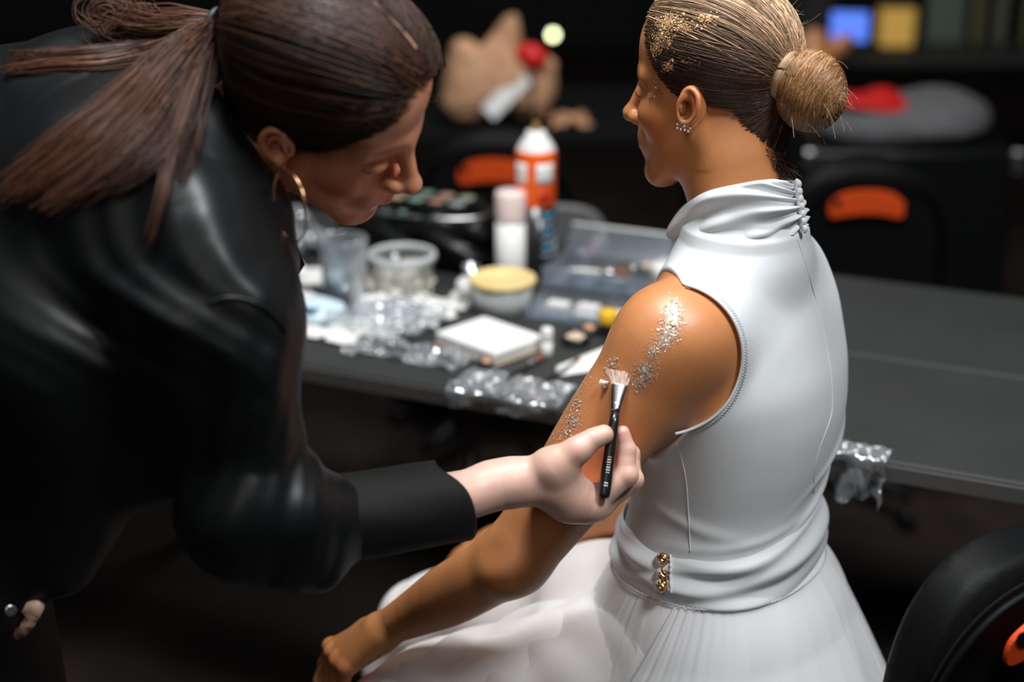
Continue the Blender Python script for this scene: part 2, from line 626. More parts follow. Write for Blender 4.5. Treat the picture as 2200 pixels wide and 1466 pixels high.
def box(name, c, size, m, parent=None, ex=(1, 0, 0), ey=(0, 1, 0), ez=(0, 0, 1), bevel=0.004, seg=3):
    c = np.asarray(c, float); ex, ey, ez = nrm(ex), nrm(ey), nrm(ez)
    bm = bmesh.new()
    bmesh.ops.create_cube(bm, size=1)
    for v in bm.verts:
        v.co = Vector(c + ex * v.co.x * size[0] + ey * v.co.y * size[1] + ez * v.co.z * size[2])
    if bevel:
        bmesh.ops.bevel(bm, geom=bm.edges[:], offset=bevel, segments=seg, affect='EDGES', profile=0.5)
    bmesh.ops.recalc_face_normals(bm, faces=bm.faces)
    me = bpy.data.meshes.new(name); bm.to_mesh(me); bm.free()
    o = link(name, me, m, parent, smooth=False)
    for p in me.polygons: p.use_smooth = len(p.vertices) > 4 or p.area < bevel * max(size) * 2
    return o

def grid_mesh(name, G, m, parent=None, thick=0.0, wrap=False):
    """G (A,B,3) surface grid -> mesh, optional thickness"""
    A, Bn, _ = G.shape
    idx = np.arange(A * Bn).reshape(A, Bn)
    if wrap:
        n = np.roll(idx, -1, 1)
        F = np.stack([idx[:-1], n[:-1], n[1:], idx[1:]], -1).reshape(-1, 4)
    else:
        F = np.stack([idx[:-1, :-1], idx[:-1, 1:], idx[1:, 1:], idx[1:, :-1]], -1).reshape(-1, 4)
    me = mesh_np(name, G.reshape(-1, 3), F)
    o = link(name, me, m, parent)
    if thick:
        md = o.modifiers.new('solidify', 'SOLIDIFY'); md.thickness = thick; md.offset = 0
    return o

# ------------------------------------------------------------------ shared materials
M_SKIN_TAN = mat('skin_tanned', (0.63, 0.255, 0.095), 0.42, noise=0.06, nscale=30, bump=0.12, bscale=900, spec=0.75, sss=0.12, ssc=0.012, attr='Col')
M_SKIN_PALE = mat('skin_fair', (0.76, 0.475, 0.375), 0.42, noise=0.07, nscale=45, bump=0.12, bscale=900, sss=0.14, ssc=0.010, attr='Col')
for _m in (M_SKIN_TAN, M_SKIN_PALE):
    _b = _m.node_tree.nodes['Principled BSDF']
    _b.inputs['Coat Weight'].default_value = 0.30
    _b.inputs['Coat Roughness'].default_value = 0.42
M_DRESS = mat('white_crepe', (0.745, 0.775, 0.795), 0.6, noise=0.015, nscale=60, bump=0.05, bscale=2500, sheen=0.15)
M_SATIN_W = mat('white_satin', (0.90, 0.90, 0.90), 0.55, noise=0.02, nscale=40, sheen=0.1)
M_TROUSER = mat('blush_white_crepe', (0.84, 0.79, 0.765), 0.6, noise=0.02, nscale=40, sheen=0.1)
M_VOILE = sheer('white_voile', (0.95, 0.96, 0.98), 0.62)
M_VOILE_THIN = sheer('white_voile_thin', (0.88, 0.88, 0.88), 0.34)
M_GOLD = mat('gold_button_metal', (0.85, 0.52, 0.22), 0.18, 1.0, bump=0.8, bscale=160)
M_PEARL = mat('pearl_button', (0.82, 0.74, 0.66), 0.2, coat=0.4)
M_LEAF = mat('gold_leaf', (1, 1, 1), 0.3, 0.45, attr='Col')
M_HAIR_BLONDE = mat('hair_blonde', (1, 1, 1), 0.34, spec=0.7, attr='Col')
M_HAIR_DARK = mat('hair_dark', (1, 1, 1), 0.42, spec=0.25, attr='Col')
M_HAIRCAP_A = mat('hair_base_brown', (0.085, 0.045, 0.026), 0.45, noise=0.3, nscale=80)
M_HAIRCAP_B = mat('hair_base_dark', (0.016, 0.009, 0.007), 0.5, noise=0.3, nscale=80)
M_BLACK_SATIN = mat('black_satin', (0.0035, 0.0045, 0.005), 0.42, noise=0.15, nscale=14, sheen=0.01, spec=0.32)
M_CUFF = mat('black_cotton_cuff', (0.0075, 0.0078, 0.0074), 0.6, noise=0.15, nscale=60, bump=0.1, bscale=1800, sheen=0.02, spec=0.2)
M_HOOP = mat('gold_hoop', (0.80, 0.45, 0.22), 0.22, 1.0)
M_SILVER = mat('silver', (0.78, 0.78, 0.80), 0.28, 1.0)
M_BLACK = mat('black_lacquer', (0.012, 0.012, 0.013), 0.28, coat=0.3)
M_LEATHER = mat('black_faux_leather', (0.0035, 0.0038, 0.0042), 0.5, bump=0.15, bscale=420, spec=0.15)
M_ORANGE = mat('orange_emblem', (0.80, 0.085, 0.012), 0.5)
M_BLACKPLASTIC = mat('black_plastic', (0.006, 0.006, 0.006), 0.5, spec=.3)
# ------------------------------------------------------------------ heads
class Frame:
    def __init__(s, O, F, U, k=1.0):
        s.O = np.asarray(O, float); s.F = nrm(F); s.k = k
        U = np.asarray(U, float); s.U = nrm(U - s.F * (U @ s.F)); s.L = np.cross(s.U, s.F)
        s.M = np.stack([s.F, s.L, s.U])
    def __call__(s, f, l, u):
        return s.O + s.k * (f * s.F + l * s.L + u * s.U)
    def loc(s, P):
        return (np.asarray(P) - s.O) @ s.M.T / s.k

class HeadScale:
    """adds primitives whose radii are given for a full-size head"""
    def __init__(s, fl, k): s.fl = fl; s.k = k
    def sc(s, p):
        if isinstance(p, EL): p.r = (p.r * s.k).astype(f32); p.R *= s.k
        else: return RC(p.a, p.b, p.ra * s.k, p.rb * s.k)
        return p
    def add(s, p, k=0): s.fl.add(s.sc(p), k * s.k)
    def sub(s, p, k=0): s.fl.sub(s.sc(p), k * s.k)
    def chain(s, pts, k): s.fl.chain([(p, r * s.k) for p, r in pts], k * s.k)

def add_head(fld, H, ears=(1, -1), ek=0.74):
    fl = HeadScale(fld, H.k)
    E = lambda c, r, k: fl.add(EL(H(*c), r, H.M), k)
    E((-.012, 0, .052), (.093, .072, .084), 0)
    E((.042, 0, .056), (.047, .058, .055), .03)
    E((.040, 0, -.012), (.050, .057, .072), .03)
    E((.048, 0, -.054), (.043, .044, .046), .025)
    E((.000, 0, -.040), (.060, .052, .055), .03)
    for s in (1, -1):
        fl.add(RC(H(.002, s * .052, -.042), H(.072, s * .016, -.098), .014, .015), .025)
        fl.add(EL(H(.062, s * .043, -.020), (.022, .016, .020), H.M), .02)
        fl.add(RC(H(.088, s * .010, .028), H(.070, s * .046, .027), .009, .008), .014)
    fl.add(EL(H(.079, 0, -.100), (.017, .019, .016), H.M), .02)
    fl.add(EL(H(.086, 0, -.055), (.018, .028, .026), H.M), .015)
    for s in (1, -1):
        fl.sub(EL(H(.104, s * .032, .008), (.016, .019, .013), H.M), .014)
        fl.add(EL(H(.079, s * .031, .006), (.0135, .0150, .0115), H.M), .004)
        fl.add(RC(H(.091, s * .024, .0035), H(.083, s * .044, .003), .0022, .0018), .003)
    fl.add(RC(H(.093, 0, .016), H(.116, 0, -.026), .0070, .0085), .014)
    fl.add(EL(H(.116, 0, -.027), (.0105, .0105, .0095), H.M), .008)
    for s in (1, -1):
        fl.add(EL(H(.103, s * .0125, -.031), (.010, .0065, .0075), H.M), .007)
        fl.sub(EL(H(.108, s * .0065, -.0385), (.0050, .0032, .0040), H.M), .003)
        fl.add(RC(H(.1015, s * .001, -.0545), H(.089, s * .022, -.0615), .0052, .0026), .004)
        fl.add(RC(H(.1005, s * .001, -.0675), H(.089, s * .021, -.0625), .0062, .0028), .004)
    for s in ears:
        # ear: plate, helix rim, antihelix, lobe, tragus
        tilt = math.radians(14)
        def Q(f, o, u, s=s):
            f2 = f * math.cos(tilt) - u * math.sin(tilt); u2 = f * math.sin(tilt) + u * math.cos(tilt)
            return H(.004 + f2 * ek, s * (.069 + o * ek), -.007 + u2 * ek)
        ax = Q(0, 0, 0); av = nrm(Q(0, 0, 1) - ax); fv = nrm(Q(1, .55, 0) - ax)
        Mx = np.stack([fv, nrm(np.cross(av, fv)), av])
        fl.add(EL(Q(-.003, .009, .006), (.0165, .0042, .0265), Mx), .006)
        hx = [(.012, .004, .004), (.014, .007, .020), (.007, .011, .032), (-.005, .015, .0355), (-.016, .018, .028), (-.021, .0195, .012), (-.019, .018, -.004), (-.011, .013, -.016), (-.003, .008, -.024)]
        fl.chain([(Q(*h), .0036) for h in hx], .0025)
        fl.chain([(Q(-.001, .010, .026), .0028), (Q(-.010, .0135, .016), .0032), (Q(-.011, .0135, .002), .0032), (Q(-.004, .011, -.010), .003)], .003)
        fl.add(EL(Q(-.001, .006, -.023), (.0085, .0050, .0095), Mx), .005)
        fl.sub(EL(Q(.001, .016, .0005), (.0085, .0080, .0130), Mx), .003)
        fl.add(EL(Q(.0115, .005, -.001), (.0045, .0045, .0065), H.M), .004)
    return fld

def head_tint(V, H, lip=(0.95, 0.62, 0.62), cheek=0.12):
    q = H.loc(V)
    C = np.ones((len(V), 3))
    inh = (q[:, 0] > -.03) & (np.abs(q[:, 1]) < .1) & (q[:, 2] > -.13)
    lz = np.exp(-((q[:, 2] + .061) / .0105) ** 4 - (q[:, 1] / .024) ** 4) * (q[:, 0] > .085) * inh
    C *= 1 - lz[:, None] * (1 - np.array(lip))
    for s in (1, -1):
        g = np.exp(-(((q - np.array([.062, s * .05, -.03])) ** 2).sum(1)) / .025 ** 2) * inh
        C *= 1 - g[:, None] * np.array([0.02, cheek * 1.5, cheek * 1.8])
        e = np.exp(-(((q - np.array([-.012, s * .085, .008])) ** 2).sum(1)) / .022 ** 2) * inh
        C *= 1 - e[:, None] * np.array([0.0, .20, .18])
        b = np.exp(-((q[:, 2] - .0335 + .15 * (np.abs(q[:, 1]) - .03) ** 2 / .03) / .0038) ** 2 - ((q[:, 1] - s * .031) / .020) ** 4) * (q[:, 0] > .06) * inh
        C *= 1 - b[:, None] * np.array([.62, .68, .70])
        la = np.exp(-((q[:, 2] - .0025) / .0022) ** 2 - ((q[:, 1] - s * .033) / .014) ** 4) * (q[:, 0] > .07) * inh
        C *= 1 - la[:, None] * .75
    return C

# ------------------------------------------------------------------ the seated woman: skeleton and body
yawH, pitH = math.radians(30), math.radians(5)
hF = np.array([-math.cos(yawH) * math.cos(pitH), math.sin(yawH) * math.cos(pitH), -math.sin(pitH)])
HA = Frame(Wy(1538, 200, 1.72), hF, (0, 0, 1), .895)
yawT = math.radians(35)
tR = np.array([math.sin(yawT), math.cos(yawT), 0.0])       # her right
tF = np.array([-math.cos(yawT), math.sin(yawT), 0.0])      # where she faces
tL = -tR

def trow(px, py, y, a, b):
    p = Wy(px, py, y)
    return (p[0], p[1], p[2], a, b)
ROWS = [trow(1606, 505, 1.690, .064, .054), trow(1600, 545, 1.700, .105, .066), trow(1592, 590, 1.705, .132, .078),
        trow(1590, 650, 1.705, .148, .092), trow(1590, 780, 1.695, .153, .106), trow(1594, 870, 1.69, .144, .106),
        trow(1585, 950, 1.685, .134, .102), trow(1562, 1040, 1.68, .121, .097), trow(1550, 1110, 1.675, .122, .101),
        trow(1545, 1200, 1.67, .130, .106), trow(1545, 1300, 1.66, .140, .112), trow(1545, 1400, 1.65, .135, .108), trow(1540, 1480, 1.64, .120, .10)]
TORSO = LOFT(ROWS, tR, tF, 2.2)

A_sh = W(1452, 736, 1.690)
A_arm = [(A_sh, .0535), (W(1395, 805, 1.695), .0550), (W(1318, 910, 1.71), .0525), (W(1228, 1040, 1.73), .0470), (W(1160, 1130, 1.74), .0430), (W(1104, 1203, 1.745), .0395)]
A_fore = [(W(1104, 1200, 1.745), .0370), (W(1040, 1237, 1.765), .0370), (W(965, 1279, 1.80), .0355), (W(890, 1319, 1.835), .0275), (W(826, 1352, 1.86), .0200)]
neckA0 = W(1570, 345, 1.735); neckA1 = W(1600, 490, 1.752)

def hand_knee(fl):
    wr = W(826, 1352, 1.86)
    kn = [W(712, 1392, 1.925), W(716, 1404, 1.90), W(727, 1422, 1.877), W(745, 1438, 1.862)]       # index .. little knuckles
    for i, k in enumerate(kn):
        fl.add(RC(wr * .86 + k * .14 + (kn[i] - kn[1]) * .15, k, .0165, .0105), .016)
        fl.add(EL(k + np.array([0, 0, .003]), (.0105, .0105, .0095)), .006)
    tips = [[W(700, 1425, 1.955), W(687, 1462, 1.965), W(688, 1490, 1.96)],
            [W(702, 1440, 1.925), W(694, 1480, 1.93), W(697, 1512, 1.92)],
            [W(716, 1462, 1.895), W(711, 1500, 1.895), W(714, 1530, 1.885)],
            [W(738, 1470, 1.872), W(735, 1500, 1.87), W(738, 1522, 1.865)]]
    rr = [(.0098, .0088, .0078, .0068), (.0100, .0090, .0080, .0068), (.0096, .0086, .0076, .0066), (.0086, .0076, .0068, .0058)]
    for k, t, r in zip(kn, tips, rr):
        fl.add(RC(k, t[0], r[0], r[1]), .003); fl.add(RC(t[0], t[1], r[1], r[2]), .003); fl.add(RC(t[1], t[2], r[2], r[3]), .003)
    th = [wr * .7 + kn[0] * .3 + np.array([0, .02, -.005]), W(760, 1400, 1.955), W(735, 1425, 1.985), W(722, 1450, 1.99)]
    fl.chain([(th[0], .016), (th[1], .0125), (th[2], .0105), (th[3], .0085)], .008, .012)

bodyA = Field()
add_head(bodyA, HA)
bodyA.add(RC(neckA0, neckA1, .0495, .0545), .022)
bodyA.add(RC(HA(-.035, 0, -.02), neckA0 + np.array([.005, 0, -.02]), .048, .046), .03)
bodyA.add(TORSO, .03)
for s, sh in ((-1, A_sh),):
    bodyA.add(RC(neckA1 + np.array([0, 0, -.040]), sh + np.array([.02, .02, .006]), .044, .042), .04)
A_shR = neckA1 + tR * .125 + tF * .045 + np.array([0, 0, -.085])
bodyA.add(RC(neckA1 + np.array([0, 0, -.040]), A_shR, .042, .048), .05)
bodyA.chain(A_arm, .02, .035)
bodyA.add(EL(A_sh + nrm(W(1390, 715, 1.67) - A_sh) * .014, (.053, .053, .053)), .03)
bodyA.chain(A_fore, .016)
bodyA.add(EL(W(1080, 1232, 1.730), (.017, .017, .016)), .024)
bodyA.sub(EL(W(1038, 1184, 1.694), (.010, .010, .009)), .026)
bodyA.add(EL(W(1122, 1206, 1.735), (.018, .018, .018)), .025)
hkA = Field(); hand_knee(hkA); bodyA.add(SUB(hkA), .012)
# far (right) arm resting on the far knee
rE = W(1405, 1055, 2.02); rW = W(1120, 1155, 2.10)
bodyA.chain([(A_shR, .052), ((A_shR + rE) / 2, .048), (rE, .039), (rE * .6 + rW * .4, .036), (rW, .021)], .02, .035)
bodyA.chain([(rW, .021), (W(1070, 1175, 2.13), .030), (W(1020, 1190, 2.15), .022)], .015)
for i in range(4):
    b0 = W(1035, 1180 + i * 9, 2.12 + .012 * i)
    bodyA.chain([(b0, .0095), (b0 + np.array([-.028, .012, -.012]), .0085), (b0 + np.array([-.045, .018, -.035]), .007)], .004)
# hips, legs
hipL = W(1490, 1405, 1.86); kneeL = W(835, 1535, 1.90)
hipR = W(1470, 1320, 1.97); kneeR = W(905, 1345, 2.15)
footL = np.array([kneeL[0] - .02, kneeL[1] + .02, .07]); footR = np.array([kneeR[0] - .03, kneeR[1] + .02, .07])
bodyA.chain([(hipL + np.array([.04, .03, -.01]), .055), ((hipL + kneeL) / 2, .052), (kneeL, .042), ((kneeL + footL) / 2, .040), (footL, .032)], .03)
bodyA.chain([(hipR, .060), ((hipR + kneeR) / 2, .055), (kneeR, .042), ((kneeR + footR) / 2, .040), (footR, .032)], .03)
for ft in (footL, footR):
    bodyA.chain([(ft + np.array([.02, 0, -.02]), .036), (ft + tF * .12 + np.array([0, 0, -.045]), .024)], .02)

zn = 1.105
partsA = [extract(bodyA, .0016, lo=np.array([-1, 0, zn - .01]), clip=(np.array([-9, -9, zn - .004]), np.array([9, 9, 9]))),
          extract(bodyA, .0033, lo=np.array([-.105, 0, .50]), hi=np.array([9, 9, zn + .01]), clip=(np.array([-.109, -9, .505]), np.array([9, 9, zn + .004]))),
          extract(bodyA, .0016, lo=np.array([-9, 0, .50]), hi=np.array([-.095, 9, zn]), clip=(np.array([-9, -9, .505]), np.array([-.101, 9, 9]))),
          extract(bodyA, .006, hi=np.array([9, 9, .53]), clip=(np.array([-9, -9, -1]), np.array([9, 9, .5155])))]
VA, FA = join_np(partsA)

WOMAN = empty('person', (0.22, 1.66, 0.0), 'seated woman in a sleeveless white high-collar dress with gold leaf on her hair and arm', 'person')
meA = mesh_np('body', VA, FA)
CA = head_tint(VA, HA)
# knuckles and elbow are a little redder than the rest of her skin
for c, r, k in ((W(1078, 1240, 1.71), .022, .10), (W(712, 1390, 1.91), .014, .16), (W(725, 1420, 1.865), .014, .16), (W(745, 1436, 1.855), .012, .12)):
    g = np.exp(-((VA - c) ** 2).sum(1) / r ** 2)
    CA *= 1 - g[:, None] * np.array([0, k, k * .9])
setcol(meA, CA)
bodyA_o = link('body', meA, M_SKIN_TAN, WOMAN)
BVH_A = bvh_np(VA, FA)

# ------------------------------------------------------------------ her hair: slicked cap, strands drawn back into a bun
def hair_u(th, table):
    a = np.abs(th); a = np.where(a > np.pi, 2 * np.pi - a, a)
    return np.interp(np.degrees(a), [t[0] for t in table], [t[1] for t in table])
HLA = [(0, .128), (18, .122), (34, .100), (48, .066), (58, .034), (68, .014), (78, .022), (90, .040), (106, .034), (122, .006), (140, -.030), (160, -.066), (180, -.078)]

def hair_field(H, table, grow, extra=(), n_amp=.0):
    fld = Field(); fl = HeadScale(fld, H.k)
    fl.add(EL(H(-.012, 0, .052), (.093 + grow, .072 + grow, .084 + grow), H.M), 0)
    fl.add(EL(H(.042, 0, .056), (.047 + grow * .6, .058 + grow * .7, .055 + grow), H.M), .03)
    fl.add(EL(H(-.020, 0, -.030), (.058 + grow, .052 + grow, .062), H.M), .03)
    for p, k in extra: fld.add(p, k)
    def reg(P):
        q = (P - H.O.astype(f32)) @ H.M.T.astype(f32) / f32(H.k)
        th = np.arctan2(q[:, 1], q[:, 0] + .005)
        return ((hair_u(th, table) - q[:, 2]) * .8).astype(f32)
    fld.cut(FN(reg, H(0, 0, 0), .3), .006)
    return fld

hairA = hair_field(HA, HLA, .0055)
hairA.ops.insert(3, ('u', RC(HA(-.045, 0, -.02), W(1606, 335, 1.725), .045, .036), f32(.02)))
Vh, Fh = extract(hairA, .002)
HAIR_A = link('hair', mesh_np('hair', Vh, Fh), M_HAIRCAP_A, WOMAN)

def shell_radius(fl, O, D, r0=.22, it=26):
    """march from outside along -D to the field's surface"""
    r = np.full(len(D), r0)
    for _ in range(it):
        d = fl.ev((O + D * r[:, None]).astype(f32))
        r -= np.clip(d, -.01, .03) * .85
    return r

bunC = W(1736, 190, 1.668)
bun_ax = nrm(bunC - HA(-.02, 0, .045))
bunB = bunC - bun_ax * .037

def slick_strands(H, fl, table, end, n, m=16, lift=.0009, jitter=.006, th_max=178, O=None, starts=None):
    O = H(-.012, 0, .045) if O is None else O
    if starts is None:
        th = RNG.uniform(-th_max, th_max, n)
        th = np.radians(th)
        u = hair_u(th, table) + RNG.normal(0, .004, n) + .002
        q = np.stack([np.cos(th) * .2, np.sin(th) * .2, u], 1)
        # find the surface point with that azimuth / height
        rr = np.full(n, .12)
        for _ in range(20):
            P = H.O + (np.cos(th) * rr)[:, None] * H.F + (np.sin(th) * rr)[:, None] * H.L + H.k * u[:, None] * H.U
            rr -= np.clip(base_ev(fl, P), -.01, .03) * .8
        S = P
    else:
        S = starts
    D0 = S - O; D0 /= np.linalg.norm(D0, axis=1, keepdims=True)
    # directions of every hair step: blend from start to the tie point along the great circle
    e = end + RNG.normal(0, jitter, (len(S), 3)) - O
    D1 = e / np.linalg.norm(e, axis=1, keepdims=True)
    cosw = np.clip((D0 * D1).sum(1), -.9995, .9995); wv = np.arccos(cosw)
    t = np.linspace(0, 1, m)
    sw = np.sin(wv)[:, None]
    D = (np.sin((1 - t)[None] * wv[:, None]) / sw)[..., None] * D0[:, None] + (np.sin(t[None] * wv[:, None]) / sw)[..., None] * D1[:, None]
    Df = D.reshape(-1, 3)
    r = shell_radius_base(fl, O, Df)
    lf = lift * RNG.uniform(.1, 1.2, len(S))
    P = O + Df * (r + np.repeat(lf, m))[:, None]
    P = P.reshape(len(S), m, 3)
    return P

def base_ev(fl, P):
    d = np.full(len(P), 10.0, f32)
    P = P.astype(f32)
    for op, p, k in fl.ops:
        if op == 'u': d = smin(d, p.ev(P), k)
    return d
def shell_radius_base(fl, O, D, r0=.17, it=26):
    r = np.full(len(D), r0)
    for _ in range(it):
        r -= np.clip(base_ev(fl, O + D * r[:, None]), -.012, .03) * .85
    return r

def strand_cols(n, m, sides, c0, c1, var=.25, streak=None):
    k = RNG.beta(1.2, 1.6, n)[:, None]
    C = np.array(c0) * (1 - k) + np.array(c1) * k
    C *= np.exp(RNG.normal(0, var, n))[:, None]
    return np.repeat(C, m * sides, 0)

SA = slick_strands(HA, hairA, HLA, bunB, 3800, 16, .0016, .005)
mid = np.abs(np.linspace(0, 1, 16) - .0)
VR, FR = tubes(SA, (.00055 * (1 - .15 * mid))[None] * RNG.uniform(.6, 1.35, (len(SA), 1)))
me = mesh_np('strands', VR, FR)
# brown-blonde mix, paler towards the top: overhead light put into the colour
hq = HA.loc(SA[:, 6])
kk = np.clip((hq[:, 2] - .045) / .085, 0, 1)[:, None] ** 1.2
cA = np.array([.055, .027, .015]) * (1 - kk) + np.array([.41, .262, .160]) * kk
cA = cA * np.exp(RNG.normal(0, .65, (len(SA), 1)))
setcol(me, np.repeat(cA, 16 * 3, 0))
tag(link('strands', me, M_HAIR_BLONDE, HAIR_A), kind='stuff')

# bun
bx = nrm(np.cross(bun_ax, [0, 0, 1])); bz = nrm(np.cross(bx, bun_ax))
bM = np.stack([bx, bun_ax, bz])
bunF = Field().add(EL(bunC, (.0335, .034, .0405), bM), 0)
bunF.add(EL(bunC + bun_ax * .010 - bz * .006, (.030, .031, .035), bM), .015)
Vb, Fb = extract(bunF, .0022)
BUN = link('bun', mesh_np('bun', Vb, Fb), mat('bun_base', (.30, .16, .08), .45, noise=.25, nscale=120), WOMAN)
nb_, mb_ = 2300, 15
ph0 = RNG.uniform(0, 2 * np.pi, nb_); le = RNG.uniform(1.0, 2.6, nb_); a0 = np.arccos(RNG.uniform(-.8, .97, nb_)); drift = RNG.normal(-.30, .28, nb_)
t = np.linspace(0, 1, mb_)
ph = ph0[:, None] + le[:, None] * t; al = np.clip(a0[:, None] + drift[:, None] * t, .06, 2.6)
sw_ax = nrm(bun_ax * .85 + cR * .45 + cU * .05)
sx = nrm(np.cross(sw_ax, [0, 0, 1])); sz = np.cross(sx, sw_ax)
D = np.cos(al)[..., None] * sw_ax + np.sin(al)[..., None] * (np.cos(ph)[..., None] * sx + np.sin(ph)[..., None] * sz)
Df = D.reshape(-1, 3)
r = shell_radius_base(bunF, bunC, Df, .07)
lf = np.repeat(RNG.uniform(-.0002, .0012, nb_), mb_)
P = (bunC + Df * (r + lf)[:, None]).reshape(nb_, mb_, 3)
VR, FR = tubes(P, .00042 * RNG.uniform(.6, 1.3, (nb_, 1)))
me = mesh_np('strands', VR, FR)
setcol(me, strand_cols(nb_, mb_, 3, (.20, .085, .032), (.50, .28, .12), .35))
tag(link('strands', me, M_HAIR_BLONDE, BUN), kind='stuff')
# the wrapped lock that hides the tie, drawn as a flat twisted band round the bun's root
th = np.linspace(0, 2 * np.pi, 60)
band = [];
for j, off in enumerate(np.linspace(-.010, .010, 15)):
    rr = .031 - 60 * off * off
    ring = bunB + bun_ax * (.010 + off) + (rr * np.cos(th))[:, None] * bx + (rr * 1.12 * np.sin(th + .02 * j))[:, None] * bz
    band.append(ring)
VR, FR = tubes(np.array(band), .00105)
me = mesh_np('hair_band', VR, FR)
setcol(me, strand_cols(15, 60, 3, (.50, .32, .18), (.66, .46, .28), .12))
link('hair_band', me, M_HAIR_BLONDE, BUN)
# flyaways
fl_n, fl_m = 150, 10
topi = np.where(HA.loc(SA[:, 8])[:, 2] > .085)[0]
src = np.concatenate([SA[topi[RNG.integers(0, len(topi), 90)], RNG.integers(8, 15, 90)], P[RNG.integers(0, nb_, 60), RNG.integers(0, mb_, 60)]])
out = src - HA(-.04, 0, .03); out /= np.linalg.norm(out, axis=1, keepdims=True)
dirv = out * .6 + bun_ax * .5 + RNG.normal(0, .5, (fl_n, 3)); dirv /= np.linalg.norm(dirv, axis=1, keepdims=True)
ln = RNG.uniform(.006, .024, fl_n)
t = np.linspace(0, 1, fl_m)
fp = src[:, None] + dirv[:, None] * (ln[:, None] * t)[..., None] + np.array([0, 0, -1.]) * (RNG.uniform(-.3, .8, (fl_n, 1)) * ln[:, None] * t ** 2)[..., None]
VR, FR = tubes(fp, .00016)
me = mesh_np('flyaway_hairs', VR, FR)
setcol(me, strand_cols(fl_n, fl_m, 3, (.35, .22, .12), (.6, .42, .26), .1))
tag(link('flyaway_hairs', me, M_HAIR_BLONDE, HAIR_A), kind='stuff')
# short dark wisps at the nape, behind the collar
n, m_ = 90, 9
s0 = W(1654, 330, 1.70) + np.clip(RNG.normal(0, .009, (n, 3)), -.013, .013)
t = np.linspace(0, 1, m_)
e0 = W(1686, 375, 1.71) + np.clip(RNG.normal(0, .009, (n, 3)), -.014, .014)
wp = s0[:, None] * (1 - t)[None, :, None] + e0[:, None] * t[None, :, None]
wp += (np.sin(t * 6 + RNG.uniform(0, 6, (n, 1))) * .0025)[..., None] * cR
VR, FR = tubes(wp, .0004)
me = mesh_np('nape_wisps', VR, FR)
setcol(me, strand_cols(n, m_, 3, (.02, .010, .007), (.07, .03, .02), .2))
tag(link('nape_wisps', me, M_HAIR_BLONDE, HAIR_A), kind='stuff')

# earring studs
for (px, py, dd, nst) in ((1460, 272, 1.655, 5), (1476, 276, 1.66, 5)):
    c = BVH_A.ray_cast(Vector(CAM), Vector(W(px, py, 1) - CAM).normalized())[0]
    c = np.array(c) if c is not None else W(px, py, dd)
    er = link('earring', clean_mesh('earring', *tube1([c + np.array([0, 0, .004]), c - cF * .002, c - np.array([0, 0, .004])], .0010, 8)[:2]), M_SILVER, WOMAN)
    for k in range(nst):
        a = k * 2 * math.pi / nst
        g = c - cF * .0022 + .0034 * (math.cos(a) * cR + math.sin(a) * cU)
        lathe('gem', [(0, -.0013), (.0013, -.0003), (.0015, .0003), (.0008, .0011), (0, .0012)], M_SILVER, er, 8, g, -cF, smooth=False)
# ------------------------------------------------------------------ her dress
def ring_pt(z, ang, off=0.0):
    """point on the torso section at height z; ang measured from her front towards her left"""
    cx, cy, a, b = [float(np.interp(z, TORSO.z, t)) for t in TORSO.tab]
    c_, s_ = math.cos(ang), math.sin(ang)
    k = (abs(s_ / (a + off)) ** 2.2 + abs(c_ / (b + off)) ** 2.2) ** (-1 / 2.2)
    return np.array([cx, cy, z]) + k * (c_ * tF + s_ * tL)

Z_BB = Wy(1500, 1287, 1.560)[2]         # belt bottom
Z_BT = Z_BB + .056                      # belt top
tors = Field()
tors.add(TORSO, 0)
tors.add(RC(neckA1 + np.array([0, 0, -.040]), A_sh + np.array([.02, .02, .006]), .044, .042), .04)
tors.add(RC(neckA1 + np.array([0, 0, -.040]), A_shR, .042, .048), .05)
bustL = ROWS[4]
for s in (1, -1):
    tors.add(EL(np.array(bustL[:3]) + tF * .075 + tL * s * .062 + np.array([0, 0, -.015]), (.052, .052, .052)), .05)
tors.add(RC(neckA1 + np.array([0, 0, -.03]), neckA1 + np.array([-.006, 0, .035]), .060, .054), .03)
arm_only = Field().chain(A_arm[:3], .02).add(EL(A_sh + nrm(W(1390, 715, 1.67) - A_sh) * .014, (.053, .053, .053)), .03)
bod = tors.copy()
bod.add(SUB(arm_only), .035)
OFF = f32(.0036)
ang2 = lambda a: np.where(a < 0, a + 2 * np.pi, a)
def bod_ev(P, bc=None, hd=0):
    d = bod.ev(P, bc, hd) - OFF
    # pull of the cloth: soft creases at the waist side and under the arm
    u, v, a, b = TORSO.local(P)
    ang = np.arctan2(-u, v)
    z = P[:, 2]
    wz = np.exp(-((z - Z_BT - .055) / .055) ** 2)
    for a0, z0, sl, wd, ln, am in ((3.55, Z_BT + .075, .050, .0075, .55, .0032), (3.75, Z_BT + .045, .045, .0070, .60, .0034), (3.30, Z_BT + .022, .035, .0065, .70, .0030), (2.4, Z_BT + .012, .012, .0055, .60, .0022), (3.9, Z_BT + .10, .06, .008, .40, .0026), (1.75, Z_BT + .03, -.03, .008, .5, .0018)):
        dz_ = z - (z0 + sl * (ang2(ang) - a0))
        d = d - (am * np.exp(-(dz_ / wd) ** 2 - ((ang2(ang) - a0) / ln) ** 2)).astype(f32)
    return d
bodF = Field()
bodF.add(FN(bod_ev, TORSO.c, TORSO.R + .05, True), 0)
camM = np.stack([cR, cF, cU])
aho = nrm(np.cross(cU, nrm(cF * .9 - tL * .4)))
bodF.sub(EL(W(1436, 772, 1.672), (.0765, .15, .0790), camM), .003)
bodF.sub(RC(W(1392, 772, 1.66), W(1250, 980, 1.70), .081, .085), .004)
bodF.sub(EL(W(1300, 670, 1.70), (.085, .16, .085), camM), .004)
